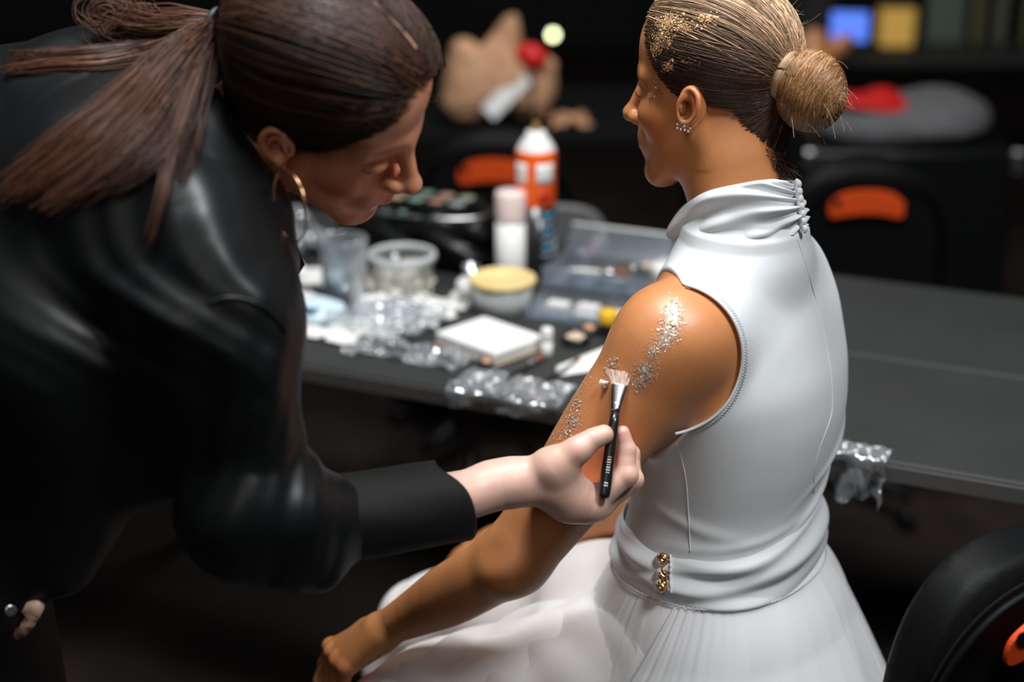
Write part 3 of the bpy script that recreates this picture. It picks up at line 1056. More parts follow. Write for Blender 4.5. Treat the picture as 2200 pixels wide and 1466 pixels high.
bodF.sub(EL(A_shR + tR * .045 + np.array([0, 0, -.02]), (.075, .075, .095)), .003)
ztop = f32(neckA1[2] + .022)
bodF.cut(FN(lambda P: np.maximum(P[:, 2] - ztop, f32(Z_BB + .004) - P[:, 2]), TORSO.c, 1), .002)
Vd, Fd = extract(bodF, .0026, lo=np.array([-1, 0, Z_BB - .02]))
BODICE = link('bodice', mesh_np('bodice', Vd, Fd), M_DRESS, WOMAN)
BVH_D = bvh_np(Vd, Fd)

def on_dress(pts, lift=.0010, bvh=None):
    """drop a photo-pixel polyline on to the bodice"""
    out = []
    for px, py in pts:
        dr = Vector(W(px, py, 1) - CAM).normalized()
        h = (bvh or BVH_D).ray_cast(Vector(CAM), dr)
        if h[0] is not None:
            out.append(np.array(h[0]) - np.array(dr) * lift)
    return np.array(out)

def smooth_path(P, it=6):
    P = P.copy()
    for _ in range(it):
        P[1:-1] = .25 * P[:-2] + .5 * P[1:-1] + .25 * P[2:]
    return P

seam = on_dress(spline([(1712, 512), (1728, 560), (1752, 640), (1772, 720), (1785, 800), (1789, 860), (1784, 900), (1762, 960), (1750, 1010), (1748, 1060)], 80), .0000)
tube_obj('back_seam', smooth_path(seam), .0008, M_DRESS, BODICE, 6)
seam = on_dress(spline([(1455, 955), (1472, 1020), (1478, 1090), (1481, 1150), (1483, 1186)], 50), .0001)
tube_obj('side_seam', smooth_path(seam), .0008, M_DRESS, BODICE, 6)
# zigzag-stitched armhole edge: follows the real border where the armhole meets the cloth
def armhole_pts(grow, lift, n=150):
    C0 = W(1436, 772, 1.672); out = []
    for ph in np.radians(np.linspace(78, -84, n)):
        al = np.radians(np.linspace(-80, 60, 90))
        P = C0 + np.cos(al)[:, None] * (.0765 * grow * math.cos(ph) * cR + .0790 * grow * math.sin(ph) * cU) + np.sin(al)[:, None] * .15 * cF
        d = bod_ev(P.astype(f32))
        i = np.argmax(d < lift)
        if d[i] < lift and i > 0:
            u = (d[i - 1] - lift) / (d[i - 1] - d[i]); out.append(P[i - 1] * (1 - u) + P[i] * u)
    return smooth_path(np.array(out), 8)
tube_obj('armhole_trim', armhole_pts(1.015, .0002), .0017, M_DRESS, BODICE, 8)
za, zb_ = armhole_pts(1.055, .0003), armhole_pts(1.10, .0003)
nz = min(len(za), len(zb_))
tube_obj('zigzag_stitch', np.array([za[i] if i % 2 else zb_[i] for i in range(20, nz - 10)]), .0004, M_DRESS, BODICE, 5)

# collar: ruched stand-up neck
near_t = [(1434, 484, 1.790), (1462, 446, 1.742), (1515, 413, 1.698), (1600, 393, 1.674), (1660, 385, 1.680), (1692, 388, 1.700)]
far_t = [(1698, 384, 1.745), (1645, 378, 1.80), (1560, 392, 1.83), (1470, 440, 1.835)]
near_b = [(1482, 578, 1.775), (1510, 560, 1.735), (1560, 530, 1.700), (1625, 512, 1.690), (1680, 508, 1.700), (1716, 502, 1.715)]
far_b = [(1722, 480, 1.76), (1670, 470, 1.82), (1580, 490, 1.84), (1500, 545, 1.815)]
def loop(a, b, n):
    P = [W(*p) for p in a + b]
    P = np.array([P[-2], P[-1]] + P + [P[0], P[1]])
    S = spline(P, n * 4)
    seg = np.linspace(0, len(S) - 1, len(P))
    i0, i1 = int(seg[2]), int(seg[-2])
    S = S[i0:i1]
    L = np.concatenate([[0], np.cumsum(np.linalg.norm(np.diff(S, axis=0), axis=1))])
    return np.stack([np.interp(np.linspace(0, L[-1], n, endpoint=False), L, S[:, k]) for k in range(3)], 1)
NA, NT = 260, 70
Lt, Lb = loop(near_t, far_t, NA), loop(near_b, far_b, NA)
tt = np.linspace(0, 1, NT)
G = Lb[None] * (1 - tt)[:, None, None] + Lt[None] * tt[:, None, None]
cen3 = G.mean(1, keepdims=True)
outw = G - cen3; outw /= np.linalg.norm(outw, axis=2, keepdims=True)
s_ = np.arange(NA) / NA                                   # 0 at the throat, about .5 at the nape
ia = int(np.argmin(np.linalg.norm(Lt - W(1690, 388, 1.705), axis=1)))
dback = np.minimum(np.abs(s_ - s_[ia]), 1 - np.abs(s_ - s_[ia]))
gath = np.exp(-(dback / .10) ** 2)                        # ruching fans out from the back seam
T, Sx = np.meshgrid(tt, dback, indexing='ij')
fan = (T - .45) * (1 + 2.2 * gath[None]) * 1.0
fold = .0026 * np.sin(fan * 14 + 1.2 + 4 * Sx) + .0022 * np.sin(fan * 27 + 9 * Sx + .5) * gath[None] + .0015 * np.sin(T * 9 - 30 * Sx)
fold += .0022 * np.sin(T * 46) * np.exp(-(Sx / .03) ** 2)
fold -= .003 * np.exp(-(Sx / .006) ** 2)
bul = .0045 * np.sin(np.pi * np.clip(T, 0, 1))
rollt = -.004 * np.clip((T - .93) / .07, 0, 1) ** 2
edge_f = np.clip((1 - T) / .12, 0, 1) * .8 + .2
G = G + outw * (fold * edge_f + bul + rollt)[..., None]
grid_mesh('collar', G, M_DRESS, BODICE, .0016, wrap=True)
# pleated little pleat edge down the nape seam
pl = [np.array(W(1700, 388, 1.702)) + (W(1716, 500, 1.712) - W(1700, 388, 1.702)) * t + cR * (.0035 + .0028 * abs(math.sin(t * 22))) - cF * .004 for t in np.linspace(0, 1, 60)]
tube_obj('collar_seam_ruffle', pl, .0026 + .0012 * np.abs(np.sin(np.linspace(0, 22, 60))), M_DRESS, BODICE, 8)

# waistband: draped cummerbund
NA, NT = 300, 46
ang = np.linspace(0, 2 * np.pi, NA, endpoint=False)
tt = np.linspace(0, 1, NT)
G = np.zeros((NT, NA, 3))
for i, t in enumerate(tt):
    z = Z_BB - .002 + (Z_BT - Z_BB + .004) * t
    for j, a in enumerate(ang):
        f = .0030 * math.sin(7.5 * t + 1.1 * math.sin(a - 1.2) * 3 + 2.2 * a) + .0020 * math.sin(15 * t - 2.6 * a + .6)
        lip = .0035 * math.sin(math.pi * min(1, max(0, t))) - .0045 * max(0, (t - .92) / .08) - .0035 * max(0, (.05 - t) / .05)
        tilt = .010 * math.cos(a - 3.7) * (t - .2)
        p = ring_pt(z + .006 * math.sin(a * 2 + .8) * t, a, .009 + f + lip)
        G[i, j] = p + np.array([0, 0, tilt])
BELT = grid_mesh('waistband', G, M_DRESS, WOMAN, .0015, wrap=True)
BVH_B = bvh_np(G.reshape(-1, 3), np.array([[i * NA + j, i * NA + (j + 1) % NA, (i + 1) * NA + (j + 1) % NA, (i + 1) * NA + j] for i in range(NT - 1) for j in range(NA)]))
st = [ring_pt(Z_BB + .0005, a, .0125) for a in np.linspace(0, 2 * np.pi, 360, endpoint=False)]
st = [p + np.array([0, 0, .0008 * (-1) ** i]) for i, p in enumerate(st)]
tube_obj('stitching', st, .0007, M_DRESS, BELT, 5, closed=True)
# shank buttons, two-tone pearl and gold nuggets
for px, py, r in ((1423, 1205, .0076), (1424, 1233, .0071), (1422, 1260, .0076)):
    h = BVH_B.ray_cast(Vector(CAM), Vector(W(px, py, 1) - CAM).normalized())
    c = np.array(h[0]); nv = np.array(h[1])
    if nv @ cF > 0: nv = -nv
    out_dir = nrm(nv + cR * -.35)
    bt = lathe('button', [(0, -.002), (r * .7, -.0015), (r * 1.0, .002), (r * .98, .005), (r * .7, .0078), (0, .0088)], M_PEARL, BELT, 20, c, out_dir)
    gm = Field().add(EL(c + out_dir * .0045 + cR * .0032, (r * .86, r * .95, r * .95)), 0)
    V_, F_ = extract(gm, .0011)
    N_ = vnormals(V_, F_)
    V_ = V_ + N_ * (.0009 * np.sin(V_[:, [2]] * 1400 + V_[:, [0]] * 900) + RNG.normal(0, .00015, (len(V_), 1)))
    link('gold_nugget', mesh_np('gold_nugget', V_, F_), M_GOLD, bt)
lp = on_dress(spline([(1440, 1192), (1441, 1215), (1440, 1240), (1442, 1275)], 30), .0015, BVH_B)
tube_obj('button_loop', smooth_path(lp), .0016 + .0005 * np.sin(np.linspace(0, 40, len(lp))), M_DRESS, BELT, 7)

# which angle faces a pixel on the belt
def ang_at(px, py):
    best = None
    for a in np.linspace(0, 2 * np.pi, 721):
        p = ring_pt(Z_BB, a, .01)
        q = p - CAM; d = q @ cF
        if d > (np.array(TORSO.c) - CAM) @ cF + .06: continue
        X = 1100 + FPX * (q @ cR) / d
        e = abs(X - px)
        if best is None or e < best[0]: best = (e, a)
    return best[1]
a_btn = ang_at(1428, 1270); a_left = ang_at(1345, 1240)

# overskirt: main panel round the back from the buttons
def ring_np(z, ang, off):
    cx, cy, a, b = [float(np.interp(z, TORSO.z, t)) for t in TORSO.tab]
    c_, s_ = np.cos(ang), np.sin(ang)
    k = (np.abs(s_ / (a + off)) ** 2.2 + np.abs(c_ / (b + off)) ** 2.2) ** (-1 / 2.2)
    return np.array([cx, cy, z]) + k[..., None] * (c_[..., None] * tF + s_[..., None] * tL)
def skirt_panel(name, a0, a1, A, T, drop, flare, folds, m, gather=None, thick=0.0, z0=Z_BB + .004, pleat=0.0):
    s, t = np.meshgrid(np.linspace(0, 1, A), np.linspace(0, 1, T))
    ga = a0 + (a1 - a0) * s
    if gather: ga = ga + gather(s, t)          # fabric fans out from the gathered point
    fo = sum(am * (t ** .7) * np.sin(fr * s * 2 * np.pi + phs + 1.5 * t + .8 * np.sin(s * 29)) * (.6 + .4 * np.sin(s * 17 + phs)) for am, fr, phs in folds)
    fo = fo + pleat * np.exp(-s / .05) * np.sin(s * 330 - 3 * t) * np.minimum(1, t * 6 + .3)
    p = ring_np(z0, ga, .006)
    o_ = (p - ring_np(z0, ga, -.05)); o_ /= np.linalg.norm(o_, axis=2, keepdims=True)
    p = p + o_ * (flare * t ** .85 + fo + .003 * np.sin(np.pi * np.minimum(t * 3, 1)))[..., None]
    p[..., 2] -= drop * t
    return grid_mesh(name, p, m, WOMAN, thick)
btn_g = lambda s, t: .10 * np.exp(-s / .05) * (1 - np.minimum(1, t * 1.3)) - .34 * t * np.exp(-s / .10)
SKIRT = skirt_panel('overskirt', a_btn, a_btn + 4.3, 420, 60, .215, .112,
            [(.0060, 9, 0), (.0030, 21, 1.3)], M_VOILE, btn_g, pleat=.0060)
skirt_panel('skirt_lining', a_left - .6, a_btn + 4.2, 260, 30, .213, .075, [(.0030, 11, 0)], M_SATIN_W)
skirt_panel('front_voile_panel', a_left - .42, a_btn - .13, 120, 50, .215, .088, [(.0035, 6, 0), (.002, 13, 1)], M_VOILE_THIN,
            lambda s, t: -.45 * t * (1 - s) + .06 * t * s)

# trousers under the skirt: loose satin over both thighs
tr = Field()
tr.chain([(hipL + np.array([.03,.03,-.01]), .080), ((hipL + kneeL) / 2 + np.array([0, 0, .004]), .080), (kneeL, .056), (kneeL + np.array([-.01, .0, -.14]), .065), (footL + np.array([0, 0, .05]), .10)], .03, .05)
tr.chain([(hipR, .090), ((hipR + kneeR) / 2, .084), (kneeR, .064), (kneeR + np.array([-.01, 0, -.14]), .075), (footR + np.array([0, 0, .05]), .10)], .03, .05)
tr.add(EL(W(1290, 1272, 1.97), (.065, .06, .052)), .05)
Vt, Ft = extract(tr, .0055)
Nn = vnormals(Vt, Ft)
qx = (Vt - hipL) @ nrm(kneeL - hipL); qy = Vt[:, 2]; qn = Vt @ np.cross(nrm(kneeL - hipL), [0, 0, 1])
disp = .0022 * np.sin(qx * 30 + 2.0 * np.sin(qn * 20) + qy * 26) * np.clip(.6 + .6 * np.sin(qx * 11 + qn * 20), 0, 1) + .0022 * np.sin(qx * 12 - qy * 50 + qn * 40)
Vt = Vt + Nn * disp[:, None]
TROU = link('trousers', mesh_np('trousers', Vt, Ft), M_TROUSER, WOMAN)
# loose voile lying over the near thigh
NA, NT = 90, 60
G = np.zeros((NT, NA, 3))
ax = kneeL - hipL; e1 = nrm(ax); e2 = nrm(np.cross(e1, [0, 0, 1])); e3 = np.cross(e2, e1)
if e3[2] < 0: e3 = -e3
if e2 @ cF > 0: e2 = -e2
for i in range(NT):
    t = -.02 + .92 * i / (NT - 1)
    for j in range(NA):
        a = math.radians(-25 + 150 * j / (NA - 1))
        rr = .100 - .030 * min(1, t) + .0045 * math.sin(a * 5 + t * 9) + .004 * math.sin(t * 31 + 2.5 * math.sin(a * 3)) + .018 * max(0, math.radians(30) - a)
        if t > 1: rr -= .12 * (t - 1)
        G[i, j] = hipL + ax * t + rr * (math.cos(a) * e2 + math.sin(a) * e3)
grid_mesh('thigh_voile', G, M_VOILE_THIN, TROU)
# ------------------------------------------------------------------ the make-up artist, bending in from the left
# head frame in camera axes: looks right and down, crown tipped towards the camera
bF = nrm(.813 * cR - .581 * cU + .02 * cF)
bU0 = .369 * cR + .488 * cU - .791 * cF
HB = Frame(W(690, 209, 1.55), bF, bU0, 1.02)
neckB0 = HB(-.035, 0, -.055); neckB1 = W(440, 370, 1.60)
B_sh = W(455, 690, 1.47)
B_el = W(520, 1095, 1.48)
B_cu = W(930, 1078, 1.575)
handB = Field()
bodyB = Field()
add_head(bodyB, HB)
bodyB.add(RC(neckB0, neckB1, .050, .056), .025)
bodyB.add(RC(HB(-.03, 0, -.02), neckB0, .05, .05), .03)
bodyB.chain([(neckB1, .06), (W(220, 400, 1.650), .10), (W(20, 600, 1.680), .12), (W(-180, 900, 1.700), .13)], .05)
bodyB.chain([(W(400, 420, 1.560), .05), (B_sh, .05), ((B_sh + B_el) / 2, .045), (B_el, .038)], .04)
pelB = W(-230, 1010, 1.720)
footB = [np.array([pelB[0] + .06, pelB[1] - .10, .06]), np.array([pelB[0] - .02, pelB[1] + .12, .06])]
for ft in footB:
    bodyB.chain([(pelB + (ft - pelB) * np.array([.6, .6, 0]), .10), (ft * .5 + pelB * .5 + np.array([.05, 0, 0]), .062), (ft, .045)], .04)
    bodyB.add(RC(ft + np.array([0, 0, -.02]), ft + np.array([.14, .02, -.03]), .036, .026), .02)
# working forearm and hand
DB = 1.628
def HPX(px, py, dd=0.0): return W(px, py, DB + dd)
def hr(r): return PR(r, DB)
bodyB.chain([(B_el, .038), (W(640, 1108, 1.515), .030), (W(760, 1098, 1.548), .029), (W(900, 1079, 1.580), hr(54)), (W(985, 1067, 1.605), hr(54)), (W(1060, 1048, 1.622), hr(50)), (HPX(1110, 1036), hr(49))], .02)
bodyB.add(EL(HPX(1060, 1035, -.004), (hr(42), hr(40), hr(36))), .02)
hand = Field()
hand.chain([(HPX(1105, 1037), hr(49)), (HPX(1150, 1036, .004), hr(50)), (HPX(1200, 1047, .006), hr(50)), (HPX(1245, 1068, .008), hr(42)), (HPX(1270, 1083, .010), hr(31))], .02)
hand.add(EL(HPX(1195, 1001, -.008), (hr(50), hr(40), hr(40))), .018)                         # thenar
hand.chain([(HPX(1188, 1003, -.010), hr(40)), (HPX(1236, 971, -.014), hr(28)), (HPX(1270, 946, -.013), hr(24.5)), (HPX(1297, 934, -.010), hr(21))], .010)
hand.add(EL(HPX(1240, 968, -.016), (hr(29), hr(29), hr(27))), .008)
hand.add(EL(HPX(1226, 1096, .018), (hr(44), hr(40), hr(24))), .02)
# index, middle, ring, little: knuckle - middle joint - end joint - tip
fing = [([(1268, 1082, .012), (1344, 1021, .012), (1347, 967, .014), (1337, 931, .013)], (31, 24, 19.5, 16.5)),
        ([(1285, 1087, .030), (1357, 1031, .032), (1356, 975, .036), (1338, 948, .034)], (30, 23, 19, 16)),
        ([(1292, 1083, .048), (1352, 1040, .052), (1334, 1000, .052), (1303, 982, .046)], (28, 21.5, 18, 15)),
        ([(1285, 1078, .064), (1335, 1050, .068), (1320, 1020, .066), (1295, 1010, .060)], (25, 19, 16, 13.5))]
for pts, rr in fing:
    Q = [HPX(*p) for p in pts]
    hand.add(RC(HPX(1165, 1045, pts[0][2] * .8), Q[0], hr(36), hr(rr[0])), .014)
    for k in range(3):
        hand.add(RC(Q[k], Q[k + 1], hr(rr[k]) * (.97 if k else 1), hr(rr[k + 1])), .0035)
    hand.add(EL(Q[1] + cR * .002, (hr(rr[1]) * 1.02,) * 3), .003)
bodyB.add(SUB(hand), .012)
# idle left hand by her side, just in the corner of the frame
lw = W(-60, 1300, 1.575)
bodyB.chain([(W(-140, 800, 1.680), .045), (W(-120, 1060, 1.610), .040), (lw, .026)], .03)
bodyB.chain([(lw, .022), (W(-15, 1312, 1.585), .018)], .015)
for k in range(2):
    q0 = W(8, 1306 + 12 * k, 1.575 + .013 * k)
    bodyB.chain([(q0, .0095), (W(78 - 14 * k, 1300 + 8 * k, 1.565 + .014 * k), .0068), (W(70 - 14 * k, 1326 + 8 * k, 1.57 + .014 * k), .0060), (W(48 - 10 * k, 1360 + 4 * k, 1.575 + .013 * k), .0052)], .004)

def bx_(lo, hi): return (np.array(lo, float), np.array(hi, float))
hbox = bx_(W(960, 1230, 1.55) - .02, W(1420, 860, 1.75) + .03)
hb_lo = np.array([W(975, 1066, 1.60)[0], 1.30, .60]); hb_hi = np.array([.30, 1.9, 1.1])
head_lo = HB.O - .17; head_hi = HB.O + .17
pB = [extract(bodyB, .0021, lo=head_lo, hi=head_hi, clip=(head_lo, head_hi)),
      extract(bodyB, .0014, lo=hb_lo - .006, hi=hb_hi, clip=(hb_lo - .003, hb_hi))]
Vc, Fc = extract(bodyB, .008)
inA = ((Vc > head_lo + .008) & (Vc < head_hi - .008)).all(1) | ((Vc > hb_lo + .004) & (Vc < hb_hi)).all(1)
Fc = Fc[~inA[Fc].all(1)]
pB.append((Vc, Fc))
VB, FB = join_np(pB)
ARTIST = empty('person', (-.42, 1.45, 0.0), 'make-up artist in a black satin blouse bending forward with a dark ponytail, brushing the arm', 'person')
meB = mesh_np('body', VB, FB)
CB = head_tint(VB, HB, (.95, .62, .6), .14)
# face and ears tinted deeper gold: warm shade on her lowered head, put into colour
hq = HB.loc(VB); fm = np.clip((.20 - np.linalg.norm(hq, axis=1)) / .05, 0, 1)[:, None]
CB *= 1 - fm * np.array([.0, .31, .52])
for c, r, k in ((HPX(1345, 1005, -.01), .012, .14), (HPX(1340, 930, 0), .013, .20), (HPX(1239, 972, -.03), .008, .12), (HPX(1290, 985, .04), .012, .45), (HPX(1270, 1105, .0), .014, .10), (HPX(1320, 1000, .03), .015, .30)):
    g = np.exp(-((VB - c) ** 2).sum(1) / r ** 2)
    CB *= 1 - g[:, None] * np.array([0, k, k * .85])
setcol(meB, CB)
link('body', meB, M_SKIN_PALE, ARTIST)
BVH_BB = bvh_np(VB, FB)
# hair
HLB = [(0, .112), (15, .107), (35, .082), (52, .050), (64, .018), (74, .002), (86, .012), (96, .030), (112, .016), (125, -.010), (142, -.030), (160, -.050), (180, -.058)]
hairB = hair_field(HB, HLB, .011)
Vh, Fh = extract(hairB, .0024)
HAIR_B = link('hair', mesh_np('hair', Vh, Fh), M_HAIRCAP_B, ARTIST)
TIE = W(465, 55, 1.560)
OB = HB(-.012, 0, .045)
tie_dir = nrm(TIE - OB)
tie_s = OB + tie_dir * .085
n1 = 2300
SB1 = slick_strands(HB, hairB, HLB, TIE, n1, 16, .0022, .004)
# parting on top: strands leave the midline both ways before sweeping back
n2 = 1300
fpos = RNG.uniform(-.03, .088, n2); side = RNG.choice([-1, 1], n2)
q = np.stack([fpos, side * RNG.uniform(.0015, .010, n2), np.full(n2, .12)], 1)
S2 = HB.O + HB.k * (q @ HB.M)
SB2 = slick_strands(HB, hairB, HLB, TIE, n2, 16, .0022, .004, starts=S2)
# push the first part of each parting strand down its own side
t16 = np.linspace(0, 1, 16)
bow = np.sin(np.pi * np.clip(t16 * 1.1, 0, 1)) ** 1.0
SB2 = SB2 + HB.L * (side[:, None] * .055 * bow[None] * RNG.uniform(.2, 1.2, (n2, 1)))[..., None]
Df = (SB2 - OB).reshape(-1, 3); Df /= np.linalg.norm(Df, axis=1, keepdims=True)
rr = shell_radius_base(hairB, OB, Df)
SB2 = (OB + Df * (rr + np.repeat(RNG.uniform(.0002, .0026, n2), 16))[:, None]).reshape(n2, 16, 3)
SB = np.concatenate([SB1, SB2])
# gather the ends into the tie
SB[:, -3:] = SB[:, -3:] * np.array([.8, .45, .1])[None, :, None] + TIE * np.array([.2, .55, .9])[None, :, None] + RNG.normal(0, .003, (len(SB), 1, 3))
VR, FR = tubes(SB, .0006 * RNG.uniform(.6, 1.3, (len(SB), 1)))
me = mesh_np('strands', VR, FR)
setcol(me, strand_cols(len(SB), 16, 3, (.008, .005, .0045), (.080, .036, .021), .4))
tag(link('strands', me, M_HAIR_DARK, HAIR_B), kind='stuff')
# scalp line of the parting
ppt = []
for f in np.linspace(.088, .010, 24):
    q = HB(f, 0.0, .16)
    D = nrm(q - OB); r_ = shell_radius_base(hairB, OB, D[None])[0]
    ppt.append(OB + D * (r_ + .0012))
tube_obj('parting', np.array(ppt), np.linspace(.0022, .0006, 24), mat('scalp', (.42, .24, .15), .6), HAIR_B, 6)
# hair tie
th = np.linspace(0, 2 * np.pi, 40, endpoint=False)
tx = nrm(np.cross(tie_dir, cU)); tz = np.cross(tx, tie_dir)
tube_obj('hair_tie', TIE + .016 * (np.cos(th)[:, None] * tx + np.sin(th)[:, None] * tz), .0035, mat('tie_fabric', (.02, .025, .025), .5), HAIR_B, 8, closed=True)

# hoop earring
th = np.linspace(0, 2 * np.pi, 90, endpoint=False)
hc = W(622, 442, 1.462)
e_a = nrm(.22 * cR - 1.0 * cU); e_b = nrm(.52 * cR + .10 * cU - .85 * cF)
hoop = hc + .0335 * (np.cos(th)[:, None] * e_a + np.sin(th)[:, None] * e_b)
tube_obj('hoop_earring', hoop, .00105, M_HOOP, ARTIST, 8, closed=True)

# blouse
bl = Field()
bl.chain([(W(425, 350, 1.565), .066), (W(300, 330, 1.610), .098), (W(190, 312, 1.640), .122), (W(40, 415, 1.660), .142), (W(-120, 600, 1.690), .15), (W(-260, 860, 1.710), .16)], .04)
bl.chain([(W(410, 400, 1.550), .070), (W(410, 540, 1.490), .090), (B_sh, .086)], .05)
bl.chain([(W(250, 500, 1.570), .15), (W(150, 760, 1.590), .17), (W(60, 1030, 1.610), .10)], .05)
bl.add(RC(W(215, 900, 1.560), W(120, 1195, 1.580), .085, .035), .05)
bl.add(RC(W(360, 780, 1.510), W(330, 1010, 1.530), .05, .03), .05)
bl.chain([(B_sh, .080), (W(505, 860, 1.475), .066), (W(515, 1000, 1.490), .062), (B_el, .060)], .035)
bl.chain([(B_el + np.array([0, 0, -.005]), .058), (W(620, 1117, 1.505), .058), (W(730, 1112, 1.540), .046)], .03)
bl.chain([(W(530, 1130, 1.490), .042), (W(610, 1190, 1.500), .030), (W(680, 1222, 1.515), .019)], .03)
bl.chain([(W(-100, 900, 1.64), .085), (W(-70, 1130, 1.59), .062), (W(-30, 1295, 1.575), .040)], .04)
bl.add(EL(W(535, 690, 1.475), (.040, .040, .045)), .025)                       # gathered sleeve head
bl.chain([(W(545, 470, 1.520), .030), (W(590, 560, 1.520), .014)], .03)
def blouse_ev(P, bc=None, hd=0):
    d = bl.ev(P, bc, hd)
    q = P - CAM.astype(f32)
    dd = q @ cF.astype(f32)
    X = q @ cR.astype(f32); Y = q @ cU.astype(f32)
    s1 = np.sin((X * .8 + Y * .75) * 62 + 1.7 * np.sin(Y * 26) + dd * 20)
    w1 = np.exp(-((X + .33) / .10) ** 2 - ((Y - .06) / .10) ** 2)
    s2 = np.sin((X * 1.0 - Y * .25) * 75 + 2 * np.sin(X * 18 + dd * 15)); w2 = np.exp(-((X + .26) / .10) ** 2 - ((Y + .07) / .13) ** 2)
    s3 = np.sin(X * 30 + Y * 18 + dd * 24)
    return (d - .0075 * s1 * np.abs(s1) * w1 - .0065 * s2 * np.abs(s2) * w2 - .0030 * s3).astype(f32)
blF = Field().add(FN(blouse_ev, W(150, 650, 1.58), .68, True), 0)
# open at the neck
blF.sub(RC(HB(0, 0, -.03), neckB1 + nrm(neckB0 - neckB1) * .006, .085, .064), .004)
Vl, Fl = extract(blF, .0048, lo=np.array([-.85, .9, .3]))
BLOUSE = link('blouse', mesh_np('blouse', Vl, Fl), M_BLACK_SATIN, ARTIST)
# standing collar, open at the throat
cpx = [(445, 205, 1.560), (478, 262, 1.525), (520, 335, 1.500), (565, 420, 1.495), (603, 505, 1.500), (622, 552, 1.505)]
cpb = [(395, 260, 1.540), (420, 330, 1.505), (465, 410, 1.478), (515, 490, 1.478), (560, 555, 1.490), (606, 585, 1.505)]
T_, B_ = spline([W(*p) for p in cpx], 60), spline([W(*p) for p in cpb], 60)
tt = np.linspace(0, 1, 24)
G = B_[None] * (1 - tt)[:, None, None] + T_[None] * tt[:, None, None]
G = G - cF * (.012 * np.sin(np.pi * tt))[:, None, None]
grid_mesh('collar', G, M_BLACK_SATIN, BLOUSE, .003)
far = np.array([p + cF * .075 + cR * .004 - cU * .004 for p in T_]); farb = np.array([p + cF * .11 for p in B_])
grid_mesh('collar', far[None] * tt[:, None, None] + farb[None] * (1 - tt)[:, None, None], M_BLACK_SATIN, BLOUSE, .003)
# shoulder seam with a gathered puff below
ss = [(448, 652, 0), (490, 640, 0), (540, 648, 0), (585, 676, 0), (615, 712, 0)]
BVH_L = bvh_np(Vl, Fl)
sp = on_dress(spline([(a, b) for a, b, _ in ss], 50), .001, BVH_L)
if len(sp) > 5: tube_obj('shoulder_seam', smooth_path(sp), .0022, M_BLACK_SATIN, BLOUSE, 6)
# ponytail: locks with their own guide curves
locks = [  # guide pixels (px, py, depth), strands, root spread, end spread, colour weight
    ([(462, 52, 1.555), (380, 110, 1.520), (270, 200, 1.500), (140, 310, 1.500), (15, 405, 1.520)], 330, .010, .011, .8),
    ([(462, 52, 1.555), (385, 120, 1.510), (280, 230, 1.485), (170, 330, 1.480), (45, 415, 1.490)], 300, .011, .010, .9),
    ([(462, 55, 1.550), (390, 150, 1.500), (300, 270, 1.470), (210, 360, 1.465), (105, 435, 1.470)], 300, .012, .012, .6),
    ([(462, 58, 1.550), (400, 170, 1.490), (330, 290, 1.460), (250, 370, 1.450), (160, 425, 1.450)], 260, .012, .010, .35),
    ([(462, 60, 1.550), (410, 180, 1.485), (370, 300, 1.450), (310, 370, 1.440), (235, 410, 1.440)], 160, .010, .007, .3),
    ([(462, 62, 1.550), (415, 170, 1.480), (385, 260, 1.450), (360, 360, 1.435), (345, 440, 1.425), (315, 535, 1.420)], 90, .005, .0028, .5),
    ([(460, 60, 1.540), (425, 190, 1.490), (410, 300, 1.470), (380, 380, 1.460)], 120, .010, .006, .15),
    ([(460, 45, 1.560), (390, 55, 1.560), (320, 60, 1.570), (260, 45, 1.580), (215, 25, 1.585)], 220, .010, .012, .9),
    ([(460, 50, 1.560), (370, 100, 1.560), (250, 115, 1.560), (120, 122, 1.565), (30, 125, 1.570)], 170, .008, .006, .55),
    ([(460, 50, 1.560), (360, 105, 1.555), (230, 135, 1.555), (110, 140, 1.560), (10, 152, 1.570)], 60, .008, .003, 1.100)]
paths, cols = [], []
mP = 22
for gp, ns, r0, r1, cw in locks:
    gpx = spline(gp, mP)
    g = []
    for px, py, dd in gpx:
        h = BVH_L.ray_cast(Vector(CAM), Vector(W(px, py, 1) - CAM).normalized())
        if h[0] is not None: dd = min(dd, (np.array(h[0]) - CAM) @ cF - .011)      # lies on her shoulder
        g.append(W(px, py, dd))
    g = smooth_path(np.array(g), 3)
    t = np.linspace(0, 1, mP)
    off = RNG.normal(0, 1, (ns, 1, 3)); off -= 0
    tw = RNG.normal(0, 1, (ns, 1, 3))
    sp = (r0 * (1 - t) + r1 * t) * np.clip(.45 + 2.2 * t, 0, 1)
    wav = np.sin(t * RNG.uniform(2, 7, (ns, 1)) + RNG.uniform(0, 6, (ns, 1))) * .0018
    P = g[None] + off * sp[None, :, None] * .62 + tw * (wav * t)[..., None]
    ln = RNG.uniform(.82, 1.03, ns)
    # trim each strand to its own length
    tt_ = t[None] * ln[:, None] * (mP - 1); i0 = np.clip(tt_.astype(int), 0, mP - 2); u = np.clip(tt_ - i0, 0, 1.6)
    ar = np.arange(ns)[:, None]
    P = P[ar, i0] * (1 - u)[..., None] + P[ar, i0 + 1] * u[..., None]
    paths.append(P)
    k = np.clip(RNG.normal(cw, .3, (ns, 1)), 0, 1.3)
    cols.append((np.array([.010, .007, .007]) * (1 - k) + np.array([.135, .058, .034]) * k).clip(.003, 1) * np.exp(RNG.normal(0, .3, (ns, 1))))
